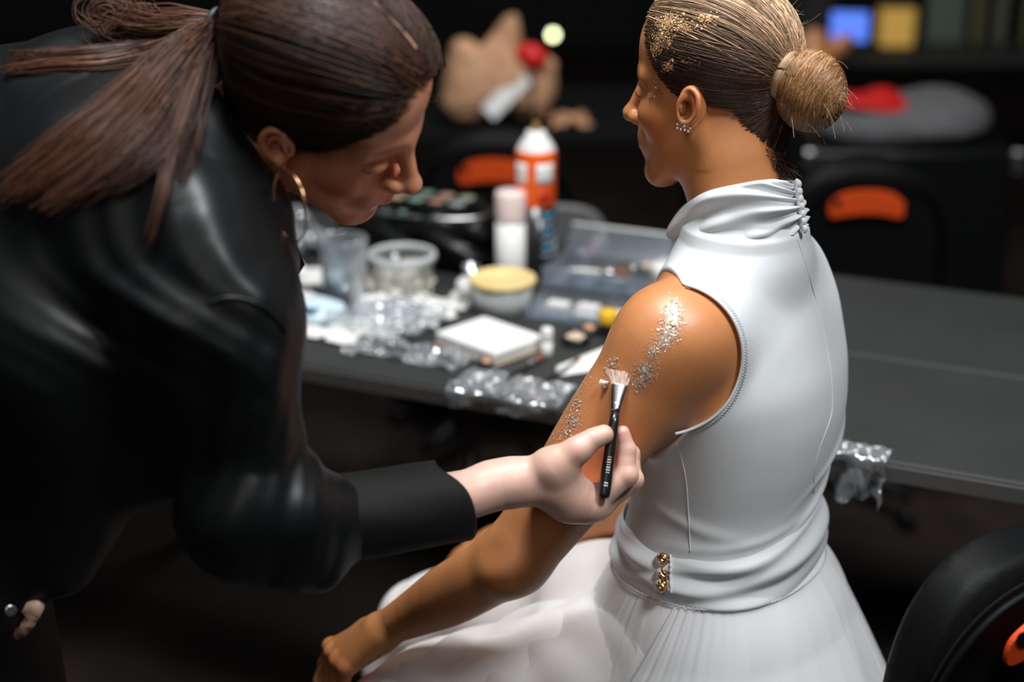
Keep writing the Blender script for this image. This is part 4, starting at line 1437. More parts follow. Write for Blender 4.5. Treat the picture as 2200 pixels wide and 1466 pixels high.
# frizzy curl of short hair on top of the tail
ns = 130
c0 = W(250, 32, 1.58); t = np.linspace(0, 1, mP)
ph = RNG.uniform(0, 6.28, (ns, 1)); R_ = RNG.uniform(.006, .026, (ns, 1))
a_ = ph + t[None] * RNG.uniform(2, 4.5, (ns, 1))
P = c0 + RNG.normal(0, .009, (ns, 1, 3)) + (R_ * np.cos(a_))[..., None] * cR * 1.15 + (R_ * np.sin(a_) * .8)[..., None] * cU + (RNG.normal(0, .01, (ns, 1)) * t)[..., None] * cF
paths.append(P); cols.append(np.array([.085, .037, .022]) * np.exp(RNG.normal(0, .35, (ns, 1))))
paths = np.concatenate(paths); cols = np.concatenate(cols)
rads = (.00055 * (1 - .55 * np.linspace(0, 1, mP) ** 3))[None] * RNG.uniform(.6, 1.4, (len(paths), 1))
VR, FR = tubes(paths, rads)
me = mesh_np('ponytail', VR, FR)
setcol(me, np.repeat(cols, mP * 3, 0))
tag(link('ponytail', me, M_HAIR_DARK, ARTIST), kind='stuff')

# turned-back cuff
NA, NT = 90, 40
c0, c1 = W(690, 1120, 1.530), W(972, 1076, 1.602)
axc = nrm(c1 - c0); ea = nrm(cU - axc * (cU @ axc)); eb = np.cross(axc, ea)
if eb @ cF > 0: eb = -eb
G = np.zeros((NT, NA, 3)); an = np.linspace(0, 2 * np.pi, NA, endpoint=False)
for i in range(NT):
    t = i / (NT - 1)
    hh = .0430 - .0005 * t; ww = .0450 - .002 * t
    for j, a in enumerate(an):
        k = 1 + .025 * math.sin(2 * a + 2) + .012 * math.sin(5 * a + 6 * t)
        slant = -.010 * math.sin(a) - .012 * max(0, math.cos(a - 1.1)) ** 6
        G[i, j] = c0 + (c1 - c0) * t + axc * slant * t + (ea * math.sin(a) * hh + eb * math.cos(a) * ww) * k
CUFF = grid_mesh('cuff', G, M_CUFF, BLOUSE, .0022, wrap=True)
for tpos in (.055, .085):
    ring = G[int(tpos * NT)] ; cc = ring.mean(0)
    tube_obj('cuff_stitch', cc + (ring - cc) * 1.045, .0008, M_BLACK_SATIN, CUFF, 5, closed=True)
# black trousers
trb = Field()
for ft in footB:
    trb.chain([(pelB + (ft - pelB) * np.array([.6, .6, 0]), .125), (ft * .5 + pelB * .5 + np.array([.05, 0, 0]), .095), (ft + np.array([0, 0, .04]), .085)], .05)
trb.add(EL(pelB, (.17, .17, .14)), .05)
Vt, Ft = extract(trb, .008)
link('trousers', mesh_np('trousers', Vt, Ft), mat('black_trouser_cloth', (.010, .010, .012), .7, noise=.2, nscale=30), ARTIST)
for ft in footB:
    sh = Field().add(RC(ft + np.array([-.01, 0, -.022]), ft + np.array([.15, .02, -.030]), .040, .030), 0)
    sh.cut(FN(lambda P: f32(.0) - P[:, 2], ft, .3), .003)
    Vs, Fs = extract(sh, .005); link('shoe', mesh_np('shoe', Vs, Fs), M_BLACKPLASTIC, ARTIST)
# snap button on the blouse by the idle hand
lathe('snap_button', [(0, 0), (.0052, 0), (.0058, .001), (.005, .002), (.0025, .0014), (0, .0018)], M_SILVER, BLOUSE, 18, W(22, 1312, 1.532), nrm(-cF + cR * .7))

# ------------------------------------------------------------------ make-up brush held against the arm
hit = BVH_A.ray_cast(Vector(CAM), Vector(W(1330, 812, 1) - CAM).normalized())
tipd = (np.array(hit[0]) - CAM) @ cF - .004
def bp(px, py):
    t = (py - 800) / (1070 - 800)
    return W(px, py, tipd + (DB - .006 - tipd) * min(1, t * 1.5) - .004 * t)
b_tip, b_ft, b_fb, b_end = bp(1331, 800), bp(1332, 826), bp(1322, 884), bp(1297, 1069)
BRUSH = empty('makeup_brush', b_end, 'black-handled make-up brush with silver ferrule held in the artist\'s fingers', 'brush')
lathe_ax = nrm(b_fb - b_end); Lh = np.linalg.norm(b_fb - b_end)
lathe('handle', [(0, -.0012), (.0045, -.0008), (.0058, .001), (.0062, .004), (.0064, Lh * .15), (.0064, Lh * .35), (.0060, Lh * .6), (.0052, Lh * .85), (.0047, Lh), (0, Lh)], M_BLACK, BRUSH, 32, b_end, lathe_ax)
fax = nrm(b_ft - b_fb); Lf = np.linalg.norm(b_ft - b_fb)
# ferrule: round at the handle, flattened towards the bristles
fx = nrm(np.cross(fax, cF)); fy = np.cross(fx, fax)
NT, NA = 20, 36
G = np.zeros((NT, NA, 3))
for i in range(NT):
    t = i / (NT - 1)
    w_ = .0049 + .0036 * t ** 1.2; d_ = .0049 - .0016 * t
    crimp = .0005 * (math.exp(-((t - .10) / .025) ** 2) + math.exp(-((t - .20) / .025) ** 2))
    for j in range(NA):
        a = 2 * math.pi * j / NA
        G[i, j] = b_fb + fax * (Lf * t) + fx * (w_ + crimp) * math.cos(a) + fy * (d_ + crimp) * math.sin(a)
grid_mesh('ferrule', G, M_SILVER, BRUSH, .0004, wrap=True)
nb2, mb2 = 700, 8
a_ = RNG.uniform(0, 6.283, nb2); rr_ = np.sqrt(RNG.uniform(0, 1, nb2))
t = np.linspace(0, 1, mb2)
root = b_ft - fax * .003 + fx * (.0078 * rr_ * np.cos(a_))[:, None] + fy * (.0030 * rr_ * np.sin(a_))[:, None]
vecs = b_tip - b_ft + fx * ((.0080 * rr_ * np.cos(a_)) * .45 + RNG.normal(0, .0010, nb2))[:, None] + fy * (RNG.normal(0, .0008, nb2))[:, None]
ln = RNG.uniform(.95, 1.35, nb2)
P = root[:, None] + vecs[:, None] * (ln[:, None] * t)[..., None]
VR, FR = tubes(P, (.00034 * (1 - .5 * t))[None])
me = mesh_np('bristles', VR, FR)
cc = np.where(RNG.uniform(0, 1, (nb2, 1)) < .92, np.array([[.88, .68, .58]]), np.array([[.05, .035, .03]]))
setcol(me, np.repeat(cc, mb2 * 3, 0))
tag(link('bristles', me, M_HAIR_BLONDE, BRUSH), kind='stuff')
# silver lettering down the handle
M_PRINT = mat('silver_print', (.8, .8, .8), .35, .3)
def text_mesh(name, body, size, origin, xdir, ydir, m, parent, extr=.0001):
    cu = bpy.data.curves.new(name, 'FONT'); cu.body = body; cu.size = size; cu.extrude = extr; cu.align_x = 'CENTER'; cu.align_y = 'CENTER'
    tmp = bpy.data.objects.new(name, cu); COL.objects.link(tmp)
    dg = bpy.context.evaluated_depsgraph_get()
    me = bpy.data.meshes.new_from_object(tmp.evaluated_get(dg))
    bpy.data.objects.remove(tmp)
    x, y = nrm(xdir), nrm(ydir); z = np.cross(x, y)
    Mx = Matrix([[x[0], y[0], z[0], origin[0]], [x[1], y[1], z[1], origin[1]], [x[2], y[2], z[2], origin[2]], [0, 0, 0, 1]])
    me.transform(Mx)
    return link(name, me, m, parent, smooth=False)
hx_ = nrm(np.cross(lathe_ax, cF)); fr = nrm(np.cross(hx_, lathe_ax))
if fr @ cF > 0: fr = -fr
# worn, unreadable maker's marks: pairs of short silver bars
lt = []
side_ = np.cross(fr, lathe_ax)
for k in list(range(7)) + [10, 11]:
    for sgn in (-1, 1):
        c_ = b_end + lathe_ax * (Lh * (.46 - .030 * k)) + fr * .00655 + side_ * (.0010 * sgn)
        w_, h_ = .0007 + .0002 * ((k * 7) % 3), .0009 + .0002 * ((k * 5) % 3)
        lt += [c_ - side_ * w_ - lathe_ax * h_ * .5, c_ + side_ * w_ - lathe_ax * h_ * .5, c_ + side_ * w_ + lathe_ax * h_ * .5, c_ - side_ * w_ + lathe_ax * h_ * .5]
link('lettering', mesh_np('lettering', np.array(lt), np.arange(len(lt)).reshape(-1, 4)), M_PRINT, BRUSH, smooth=False)
# ------------------------------------------------------------------ the room
M_FLOOR = mat('dark_floor', (.020, .0135, .011), .55, noise=.45, nscale=5)
M_WALL = mat('dark_wall', (.008, .0105, .010), .8, noise=.2, nscale=2)
def slab(name, lo, hi, m, kind='structure'):
    lo, hi = np.array(lo, float), np.array(hi, float)
    o = box(name, (lo + hi) / 2, hi - lo, m, bevel=0)
    tag(o, kind=kind)
    return o
slab('floor', (-4, -1.5, -.1), (4.5, 9, 0), M_FLOOR)
slab('wall_back', (-4, 9, -.1), (4.5, 9.1, 3.2), M_WALL)
slab('wall_left', (-4.1, -1.5, -.1), (-4, 9, 3.2), M_WALL)
slab('wall_right', (4.5, -1.5, -.1), (4.6, 9, 3.2), M_WALL)
slab('ceiling', (-4.1, -1.5, 3.2), (4.6, 9.1, 3.3), M_WALL)

# ------------------------------------------------------------------ long work table
TZ = .72
tE = nrm([1, -.436, 0]); tN = np.array([-tE[1], tE[0], 0])          # along the edge, away from the camera
T0 = np.array([.1434, 1.983, 0.0])
def tab(u, v, z=TZ): return T0 + tE * u + tN * v + np.array([0, 0, z])
M_TABLE = mat('dark_grey_laminate', (.025, .0265, .0265), .62, noise=.12, nscale=9, bump=.05, bscale=90)
M_EDGE = mat('table_edge_band', (.075, .070, .064), .5)
TABLE = empty('work_table', T0, 'long dark grey work table strewn with make-up behind the seated woman', 'table')
for v0, v1 in ((0, .362), (.366, .735)):
    box('top_panel', tab(.05, (v0 + v1) / 2, TZ - .014), (2.6, v1 - v0, .028), M_TABLE, TABLE, tE, tN, bevel=.006)
box('edge_band', tab(.05, -.002, TZ - .016), (2.6, .004, .022), M_EDGE, TABLE, tE, tN, bevel=.001)
for u in (-1.15, 1.25):
    for v in (.06, .67):
        lathe('leg', [(0, 0), (.018, 0), (.020, .01), (.016, .02), (.016, TZ - .03), (0, TZ - .03)], M_BLACKPLASTIC, TABLE, 14, tab(u, v, 0))
box('crossbar', tab(.05, .66, TZ - .055), (2.4, .03, .05), M_BLACKPLASTIC, TABLE, tE, tN, bevel=.003)

# ------------------------------------------------------------------ black padded chairs with an orange emblem
mat_stitch = mat('black_thread', (.003, .003, .003), .9)
def chair_proto(top=.87):
    """built at the origin, sitter looking along +Y"""
    fc = np.array([0, 1.0, 0]); sd = np.array([-1.0, 0, 0])
    c = np.zeros(3)
    root = empty('padded_chair', c)
    up = nrm(np.array([0, 0, 1]) - fc * .16)
    bc = c - fc * .225 + np.array([0, 0, top - .235])
    # backrest: padded superellipse slab
    Mb = np.stack([sd, -fc, up]).astype(f32)
    def bk(P):
        q = (P - bc.astype(f32)) @ Mb.T
        q = q - np.array([0, .10, 0], f32) * (q[:, :1] ** 2) * 3
        tp = 1 - .10 * np.clip(q[:, 2] / .183, -1, 1)
        k = (np.abs(q[:, 0] / (.170 * tp)) ** 2.8 + np.abs(q[:, 2] / .183) ** 2.8) ** (1 / 2.9)
        return np.maximum((k - 1) * .18, np.abs(q[:, 1]) - .040 + .018 * np.clip((k - .82) / .18, 0, 1.5) ** 2).astype(f32)
    f = Field().add(FN(bk, bc, .36), 0)
    f.ops[0] = ('u', f.ops[0][1], f32(0))
    V_, F_ = extract(f, .008)
    back = link('backrest', mesh_np('backrest', V_, F_), M_LEATHER, root)
    # piping and stitched border
    an = np.linspace(0, 2 * np.pi, 140, endpoint=False)
    def rim(k, y):
        ca, sa = np.cos(an), np.sin(an)
        r = (np.abs(ca / .170) ** 2.8 + np.abs(sa / .183) ** 2.85) ** (-1 / 2.9) * k
        X, Z = r * ca, r * sa
        X = X * (1 - .10 * Z / .183)
        Y = y + .10 * 3 * X ** 2
        return bc + X[:, None] * sd + Y[:, None] * (-fc) + Z[:, None] * up
    tube_obj('piping', rim(.925, .0375), .0042, M_LEATHER, back, 7, closed=True)
    st = rim(.968, .0300)
    tube_obj('stitching', st, .0011, mat_stitch, back, 5, closed=True)
    # emblem: rounded beak-like shape with a dark eye
    sh = spline([(-.082, -.016), (-.078, .010), (-.050, .030), (0, .036), (.050, .030), (.078, .012), (.082, -.012), (.072, -.025), (.040, -.021), (0, -.018), (-.040, -.021), (-.066, -.027), (-.080, -.026), (-.082, -.016)], 60)[:-1]
    def emb(shape, y0, th, m, nm, par):
        n = len(shape)
        X = shape[:, 0]; Z = shape[:, 1] + .105
        vs = [bc + x * sd + (y0 + .3 * x * x) * (-fc) + z * up for x, z in zip(X, Z)] + [bc + x * sd + (y0 + th + .3 * x * x) * (-fc) + z * up for x, z in zip(X, Z)]
        fs = [list(range(n))[::-1], list(range(n, 2 * n))] + [[i, (i + 1) % n, n + (i + 1) % n, n + i] for i in range(n)]
        me = bpy.data.meshes.new(nm); me.from_pydata([tuple(v) for v in vs], [], fs); me.update()
        bm = bmesh.new(); bm.from_mesh(me); bmesh.ops.recalc_face_normals(bm, faces=bm.faces); bm.to_mesh(me); bm.free()
        return link(nm, me, m, par, smooth=False)
    sh = sh * np.array([.90, .92])
    e = emb(sh, .036, .0065, M_ORANGE, 'emblem', back)
    e['label'] = 'orange emblem with a black dot'
    el = np.array([(.060 - .0075 * math.cos(t) + .004 * math.sin(t), .008 + .011 * math.sin(t)) for t in np.linspace(0, 2 * np.pi, 24, endpoint=False)])
    emb(el, .0424, .0010, M_BLACKPLASTIC, 'emblem_dot', back)
    # seat, post, star base
    Ms = np.stack([sd, fc, [0, 0, 1]]).astype(f32); scn = (c + np.array([0, 0, .395])).astype(f32)
    def seat(P):
        q = (P - scn) @ Ms.T
        k = (np.abs(q[:, 0] / .225) ** 4 + np.abs(q[:, 1] / .215) ** 4) ** .25
        return np.maximum((k - 1) * .2, np.abs(q[:, 2]) - .042 + .02 * np.clip((k - .8) / .2, 0, 1.5) ** 2).astype(f32)
    V_, F_ = extract(Field().add(FN(seat, scn, .33), 0), .010)
    link('seat', mesh_np('seat', V_, F_), M_LEATHER, root)
    tube_obj('back_bar', [c - fc * .12 + np.array([0, 0, .35]), c - fc * .24 + np.array([0, 0, .36]), c - fc * .262 + np.array([0, 0, .45]), bc - fc * .025 - up * .1], .016, M_BLACKPLASTIC, root, 8)
    lathe('post', [(0, .10), (.032, .10), (.030, .22), (.022, .22), (.022, .36), (0, .36)], M_BLACKPLASTIC, root, 16, c)
    for k in range(5):
        a = 2 * math.pi * k / 5 + .3; d = np.array([math.cos(a), math.sin(a), 0])
        leg = tube_obj('leg', [c + np.array([0, 0, .12]), c + d * .14 + np.array([0, 0, .105]), c + d * .27 + np.array([0, 0, .075])], [.024, .02, .015], M_BLACKPLASTIC, root, 8)
        lathe('caster', [(0, -.012), (.022, -.012), (.026, -.006), (.026, .006), (.022, .012), (0, .012)], M_BLACKPLASTIC, leg, 14, c + d * .27 + np.array([0, 0, .0262]), np.cross(d, [0, 0, 1]))
    return root
def copy_tree(o, parent=None):
    c = o.copy(); COL.objects.link(c)
    if parent is not None: c.parent = parent
    for ch in list(o.children):
        copy_tree(ch, c)
    return c
PROTO = chair_proto()
for i, (bx_c, by_c, fx_, fy_, lab) in enumerate([
        (.532, 1.44, -.42, .91, 'black padded chair the woman sits on, orange emblem on its backrest'),
        (W(1062, 345, 3.29)[0], 3.28, .03, 1, 'black padded chair whose orange emblem shows left of the orange can'),
        (W(1874, 427, 3.02)[0], 3.03, -.04, 1, 'black padded chair with orange emblem behind the right of the table')]):
    o = PROTO if i == 0 else copy_tree(PROTO)
    f_ = nrm([fx_, fy_, 0])
    o.location = (bx_c + f_[0] * .225, by_c + f_[1] * .225, 0)
    o.rotation_euler = (0, 0, math.atan2(-f_[0], f_[1]))
    tag(o, lab, 'chair', 'black padded chairs')
# ------------------------------------------------------------------ things on the table
from mathutils import noise as mn
M_GLASS = mat('clear_glass', (1, 1, 1), .02, trans=1.0, ior=1.45)
M_WATER = mat('water', (.95, .98, 1), .0, trans=1.0, ior=1.33)
M_FROST = mat('frosted_plastic', (.80, .84, .84), .35, trans=.35, ior=1.4)
M_CLEAR = film('clear_film', (.95, .97, .98), .30)
M_GLASSF = film('glass_skin', (.95, .97, .98), .45)
M_WATERF = film('water_body', (.80, .86, .90), .25)
M_CLEARBOX = film('clear_box', (.80, .86, .92), .34)
M_WHITE = mat('white_paper', (.86, .85, .82), .7)
M_WHITEP = mat('white_plastic', (.84, .83, .81), .35)
M_PINKW = mat('pinkish_white_cap', (.86, .70, .66), .35)
M_YEL = mat('pale_yellow_lid', (.86, .66, .28), .45)
M_YELB = mat('bright_yellow_plastic', (.90, .50, .02), .4)
M_ORANGECAN = mat('orange_can_print', (.90, .12, .008), .35)
M_BLUE = mat('blue_label', (.10, .36, .52), .5)
M_ICE = mat('ice_blue_pack', (.62, .76, .84), .45)
M_GOLDFLAKE = mat('cream_flakes', (.88, .82, .70), .4, .1)
M_COPPER = mat('copper_powder', (.70, .33, .18), .5)
M_BEIGE = mat('beige_powder', (.72, .56, .40), .7)
M_BROWN = mat('brown_wood', (.22, .09, .04), .5)
M_VINYL = mat('black_vinyl', (.005, .0055, .0055), .32, bump=.4, bscale=30, spec=.35)

def tz(px, py): return Wz(px, py, TZ)
UP = np.array([0, 0, 1.0])

def jitter_grid(G, amp, sc, seed=0):
    o = Vector((seed * 7.3, seed * 3.1, seed * 1.7))
    for i in range(G.shape[0]):
        for j in range(G.shape[1]):
            v = mn.noise_vector(Vector(G[i, j]) * sc + o); w_ = mn.noise_vector(Vector(G[i, j]) * sc * 2.7 + o)
            G[i, j] += amp * (np.array(v) + .5 * np.array(w_))
    return G

def crumple(name, c, ex, ey, lx, ly, hgt, m, label, cat, seed, n=36, mound=.5, parent=None):
    """crumpled sheet resting on the table"""
    ex, ey = nrm(ex), nrm(ey)
    G = np.zeros((n, n, 3))
    for i in range(n):
        for j in range(n):
            u, v = i / (n - 1) - .5, j / (n - 1) - .5
            G[i, j] = c + ex * u * lx + ey * v * ly + UP * hgt * mound * max(0, math.cos(u * 3) * math.cos(v * 3)) 
    jitter_grid(G, hgt * .8, 1 / max(.03, hgt), seed)
    zmin = c[2] + .0008
    G[..., 2] = np.maximum(G[..., 2], zmin + .0006 * np.sin(np.arange(n))[None, :])
    o = grid_mesh(name, G, m, parent, .0004)
    if label: tag(o, label, cat)
    return o

# glass of water
g0 = tz(742, 648)
GL = empty('water_glass', g0, 'clear glass tumbler half full of water on the table', 'glass')
lathe('tumbler', [(0, 0), (.030, 0), (.033, .003), (.037, .050), (.0395, .108), (.0385, .110), (.0375, .108), (.035, .050), (.031, .012), (0, .010)], M_GLASSF, GL, 40, g0)
lathe('water', [(0, .0105), (.0308, .0125), (.0347, .050), (.0353, .058), (.0345, .0585), (0, .0585)], M_WATERF, GL, 40, g0)
# deli tub of flakes
g0 = tz(866, 632)
TB = empty('plastic_tub', g0, 'round clear plastic tub filled with cream flakes beside the glass', 'tub')
lathe('tub', [(0, 0), (.044, 0), (.046, .003), (.050, .060), (.0545, .062), (.0560, .066), (.0555, .071), (.0530, .072), (.0500, .066), (.0475, .058), (.043, .006), (0, .004)], M_CLEAR, TB, 44, g0)
lathe('rim', [(.0495, .0615), (.0555, .0615), (.0572, .066), (.0560, .0725), (.0520, .0735), (.0490, .070), (.0495, .0615)], M_FROST, TB, 44, g0)
fb = []
for k in range(700):
    a = RNG.uniform(0, 6.28); r = .0455 * math.sqrt(RNG.uniform(0, 1)); z = RNG.uniform(.005, .046)
    if k % 2: r = .0455
    fb.append(g0 + np.array([r * math.cos(a), r * math.sin(a), z]))
def flakes_mesh(name, C, size, m, parent, nrmls=None, flat=1.0, cols=None):
    """bent little foil flakes; one mesh"""
    C = np.asarray(C); n = len(C)
    A = RNG.normal(0, 1, (n, 3))
    if nrmls is not None:
        A -= nrmls * (A * nrmls).sum(1, keepdims=True) * flat
    A /= np.linalg.norm(A, axis=1, keepdims=True)
    Nn_ = RNG.normal(0, 1, (n, 3)) if nrmls is None else nrmls + RNG.normal(0, .35, (n, 3))
    B = np.cross(Nn_, A); B /= np.linalg.norm(B, axis=1, keepdims=True)
    Nz = np.cross(A, B)
    s1 = (size * RNG.lognormal(0, .45, (n, 1))); s2 = s1 * RNG.uniform(.4, 1.0, (n, 1))
    lift = s1 * RNG.uniform(-.35, .6, (n, 1))
    ctr = C + Nz * s1 * .25
    V = np.stack([C + A * s1 * RNG.uniform(.6, 1.2, (n, 1)), C + B * s2 * RNG.uniform(.6, 1.2, (n, 1)) + Nz * lift, C - A * s1 * RNG.uniform(.6, 1.2, (n, 1)), C - B * s2 * RNG.uniform(.6, 1.2, (n, 1)) + Nz * lift * .5, ctr], 1).reshape(-1, 3)
    b = np.arange(n)[:, None] * 5
    F = np.concatenate([b + np.array([[0, 1, 4]]), b + np.array([[1, 2, 4]]), b + np.array([[2, 3, 4]]), b + np.array([[3, 0, 4]])])
    me = mesh_np(name, V, F)
    if cols is not None: setcol(me, np.repeat(cols, 5, 0))
    return link(name, me, m, parent, smooth=False)
tag(flakes_mesh('flakes', np.array(fb), .006, M_GOLDFLAKE, TB), kind='stuff')

# soft wipes pack
c = tz(634, 684)
PK = empty('wipes_pack', c, 'pale blue soft wipes pack lying at the left of the table', 'packet')
pf = Field(); Mp = np.stack([tE, tN, UP]).astype(f32)
def pk(P):
    q = (P - (c + UP * .018).astype(f32)) @ Mp.T
    k = (np.abs(q[:, 0] / .080) ** 4 + np.abs(q[:, 1] / .048) ** 4) ** .25
    return np.maximum((k - 1) * .048, np.abs(q[:, 2]) - .018 * np.clip(1.25 - k * k, .05, 1)).astype(f32)
V_, F_ = extract(Field().add(FN(pk, c + UP * .018, .13), 0), .005)
link('pack', mesh_np('pack', V_, F_), M_ICE, PK)
box('label_patch', c + tE * .035 - tN * .030 + UP * .0338, (.05, .030, .0010), M_BLUE, PK, tE, tN - UP * .25, bevel=0)
box('flap', c - tE * .01 + tN * .012 + UP * .0362, (.06, .035, .002), M_WHITEP, PK, tE, tN, bevel=.0008)
# folded tissues behind it
crumple('tissue', tz(655, 600) + UP * .004, tE, tN, .12, .07, .022, M_WHITE, 'crumpled white tissue behind the pale blue wipes pack', 'tissue', 5)
# cotton and tissue heap
for k, (px, py, lx, ly, h, lab) in enumerate([(880, 668, .13, .10, .030, 'heap of white tissue in front of the tub of flakes'), (800, 705, .10, .07, .020, 'crumpled white tissue sheet in front of the water glass'), (700, 720, .10, .05, .012, 'flat cream tissue sheet at the table edge by the wipes pack')]):
    crumple('tissue', tz(px, py) + UP * .003, tE, tN, lx * 1.25, ly * 1.2, h, M_WHITE, lab, 'tissue', 11 + k)
# white sponge box
c = tz(1052, 745)
bxo = empty('sponge_pack', c, 'thick white rectangular pad pack in the middle of the table', 'pad')
dx = nrm(tz(1148, 722) - tz(950, 690) ); dx = nrm(tz(1150, 728) - tz(985, 672)); dy = np.cross(UP, dx)
box('pad', c + UP * .011, (.130, .105, .020), M_WHITE, bxo, dx, dy, bevel=.004)
box('backing', c + UP * .0012, (.134, .109, .0020), mat('kraft_card', (.55, .44, .28), .7), bxo, dx, dy, bevel=.0005)
# crumpled cellophane in front
crumple('cellophane', tz(880, 765) + UP * .002, tE, tN, .20, .07, .022, M_CLEAR, 'crumpled clear cellophane at the front edge of the table', 'cellophane', 21, 44)
crumple('cellophane', tz(840, 705) + UP * .020, tE, tN, .16, .12, .022, M_CLEAR, 'clear plastic bag crumpled over the white tissue heap', 'cellophane', 27, 44)
# tub with yellow lid and the pot beside it
c = tz(1080, 665)
YT = empty('plastic_tub', c, 'translucent tub with a pale yellow lid in front of the white aerosol', 'tub')
lathe('tub', [(0, 0), (.040, 0), (.043, .003), (.050, .046), (.046, .046), (.040, .005), (0, .004)], M_FROST, YT, 40, c)
lathe('lid', [(0, .047), (.052, .046), (.054, .049), (.0535, .055), (.049, .057), (.047, .054), (0, .0535)], M_YEL, YT, 40, c)
c = tz(1020, 655)
PT = empty('cream_pot', c, 'small white lidded cream pot left of the yellow-lidded tub', 'pot')
lathe('jar', [(0, 0), (.022, 0), (.025, .004), (.026, .026), (0, .026)], M_FROST, PT, 28, c)
lathe('lid', [(0, .0265), (.029, .0265), (.030, .030), (.0295, .040), (.026, .043), (0, .043)], M_WHITEP, PT, 28, c)
c = tz(1012, 625)
tag(lathe('metal_cup', [(0, 0), (.010, 0), (.012, .003), (.0145, .045), (.0135, .045), (.011, .005), (0, .004)], M_SILVER, None, 22, c), 'tiny shiny metal cup behind the white cream pot', 'cup')
# white aerosol with cap
c = tz(1097, 602)
AE = empty('aerosol_can', c, 'white aerosol can with a pale pink cap on the table', 'can')
lathe('can', [(0, 0), (.024, 0), (.0255, .003), (.0255, .105), (0, .107)], M_WHITEP, AE, 36, c)
lathe('cap', [(0, .1055), (.0258, .1055), (.0262, .108), (.0262, .152), (.0245, .157), (.010, .158), (0, .158)], M_PINKW, AE, 36, c)
# big orange and black hairspray can
c = tz(1150, 590)
HS = empty('hairspray_can', c, 'tall hairspray can, orange above and black below, with a white cone top', 'can')
lathe('body', [(0, 0), (.0325, 0), (.034, .003), (.034, .128), (0, .128)], M_BLACK, HS, 40, c)
lathe('orange_band', [(.0342, .128), (.0345, .129), (.0345, .216), (.0335, .221), (.0325, .2215)], M_ORANGECAN, HS, 40, c)
lathe('shoulder', [(.0330, .221), (.030, .229), (.022, .241), (.017, .246), (.0165, .253), (0, .253)], M_WHITEP, HS, 40, c)
lathe('nozzle', [(0, .253), (.007, .253), (.007, .264), (.0055, .267), (0, .267)], mat('amber_nozzle', (.30, .16, .03), .4), HS, 20, c)
def can_patch(nm, a0, a1, z0, z1, m, r=.0350):
    G = np.array([[c + np.array([r * math.cos(a), r * math.sin(a), z]) for a in np.linspace(a0, a1, 14)] for z in np.linspace(z0, z1, 4)])
    grid_mesh(nm, G, m, HS, .0004)
vw = math.atan2(-c[1], -c[0])
can_patch('label_panel', vw + .02, vw + .95, .168, .203, M_WHITEP)
can_patch('label_panel', vw - 1.25, vw - .45, .168, .203, M_WHITEP)
can_patch('label_panel', vw + .15, vw + .8, .134, .158, mat('dark_red_print', (.55, .03, .01), .4))
for k in range(6):
    can_patch('label_line', vw + .35, vw + 1.15, .040 + .014 * k, .047 + .014 * k, M_BLUE if k % 2 else mat('grey_print', (.25, .30, .36), .5), .0344)
# open clear organiser box
c = tz(1300, 612)
OB_ = empty('organiser_box', c, 'open clear plastic organiser box with its lid standing up', 'box')
bx0, by0 = tE, tN
def thin_tray(par, c, lx, ly, h, m, nm):
    for sx, sy, l, ax, ay in ((0, -.5, lx, bx0, by0), (0, .5, lx, bx0, by0), (-.5, 0, ly, by0, bx0), (.5, 0, ly, by0, bx0)):
        ctr = c + bx0 * sx * lx + by0 * sy * ly + UP * h / 2
        box(nm, ctr, (l, .002, h), m, par, ax, ay, bevel=.0006, seg=1)
    box('tray_floor', c + UP * .002, (lx, ly, .002), m, par, bx0, by0, bevel=0)
thin_tray(OB_, c, .19, .10, .030, M_CLEARBOX, 'tray_side')
for k in range(1, 4): box('divider', c + bx0 * (.19 * (k / 4 - .5)) + UP * .014, (.0016, .098, .026), M_CLEARBOX, OB_, bx0, by0, bevel=0)
ldn = nrm(UP * .75 + tN * .65)
lid = box('lid', c + tN * .055 + UP * .030 + ldn * .027, (.19, .056, .003), M_CLEARBOX, OB_, bx0, ldn, np.cross(bx0, ldn), bevel=.001, seg=1)
box('lid_rim', c + tN * .055 + UP * .030 + ldn * .055, (.19, .006, .008), M_FROST, OB_, bx0, ldn, np.cross(bx0, ldn), bevel=.001, seg=1)
def small_brush(p0, p1, label, hm, bm_):
    r = empty('makeup_brush', p0, label, 'brush')
    ax = p1 - p0; L = np.linalg.norm(ax); ax = ax / L
    lathe('handle', [(0, 0), (.003, .001), (.0042, L * .2), (.0034, L * .6), (0, L * .6)], hm, r, 12, p0, ax)
    lathe('ferrule', [(.0036, L * .6), (.0044, L * .62), (.0050, L * .8), (0, L * .8)], M_SILVER, r, 12, p0, ax)
    lathe('bristles', [(.0046, L * .79), (.0070, L * .88), (.0060, L * .96), (.002, L), (0, L)], bm_, r, 12, p0, ax)
small_brush(tz(1222, 622) + UP * .034, tz(1350, 630) + UP * .034, 'small brush with pale handle lying across the open organiser box', M_WHITEP, M_BROWN)
small_brush(tz(1290, 628) + UP * .036, tz(1400, 612) + UP * .034, 'brown-handled brush lying across the open organiser box', M_BROWN, M_BEIGE)
small_brush(tz(1165, 600) + UP * .005, tz(1190, 560) + UP * .006, 'dark brush lying beside the hairspray can', M_BLACK, M_BLACK)
# second clear tray in front
c2 = tz(1255, 680)
TR = empty('clear_tray', c2, 'shallow clear tray in front of the organiser box', 'tray')
thin_tray(TR, c2, .17, .09, .018, M_CLEARBOX, 'tray_side')
for k, (du, dv, m) in enumerate([(-.05, .015, M_WHITEP), (0, .02, M_WHITEP), (.045, .01, M_ICE), (.01, -.022, M_FROST)]):
    box('insert', c2 + bx0 * du + by0 * dv + UP * .008, (.036, .022, .010), m, TR, bx0, by0, bevel=.002)
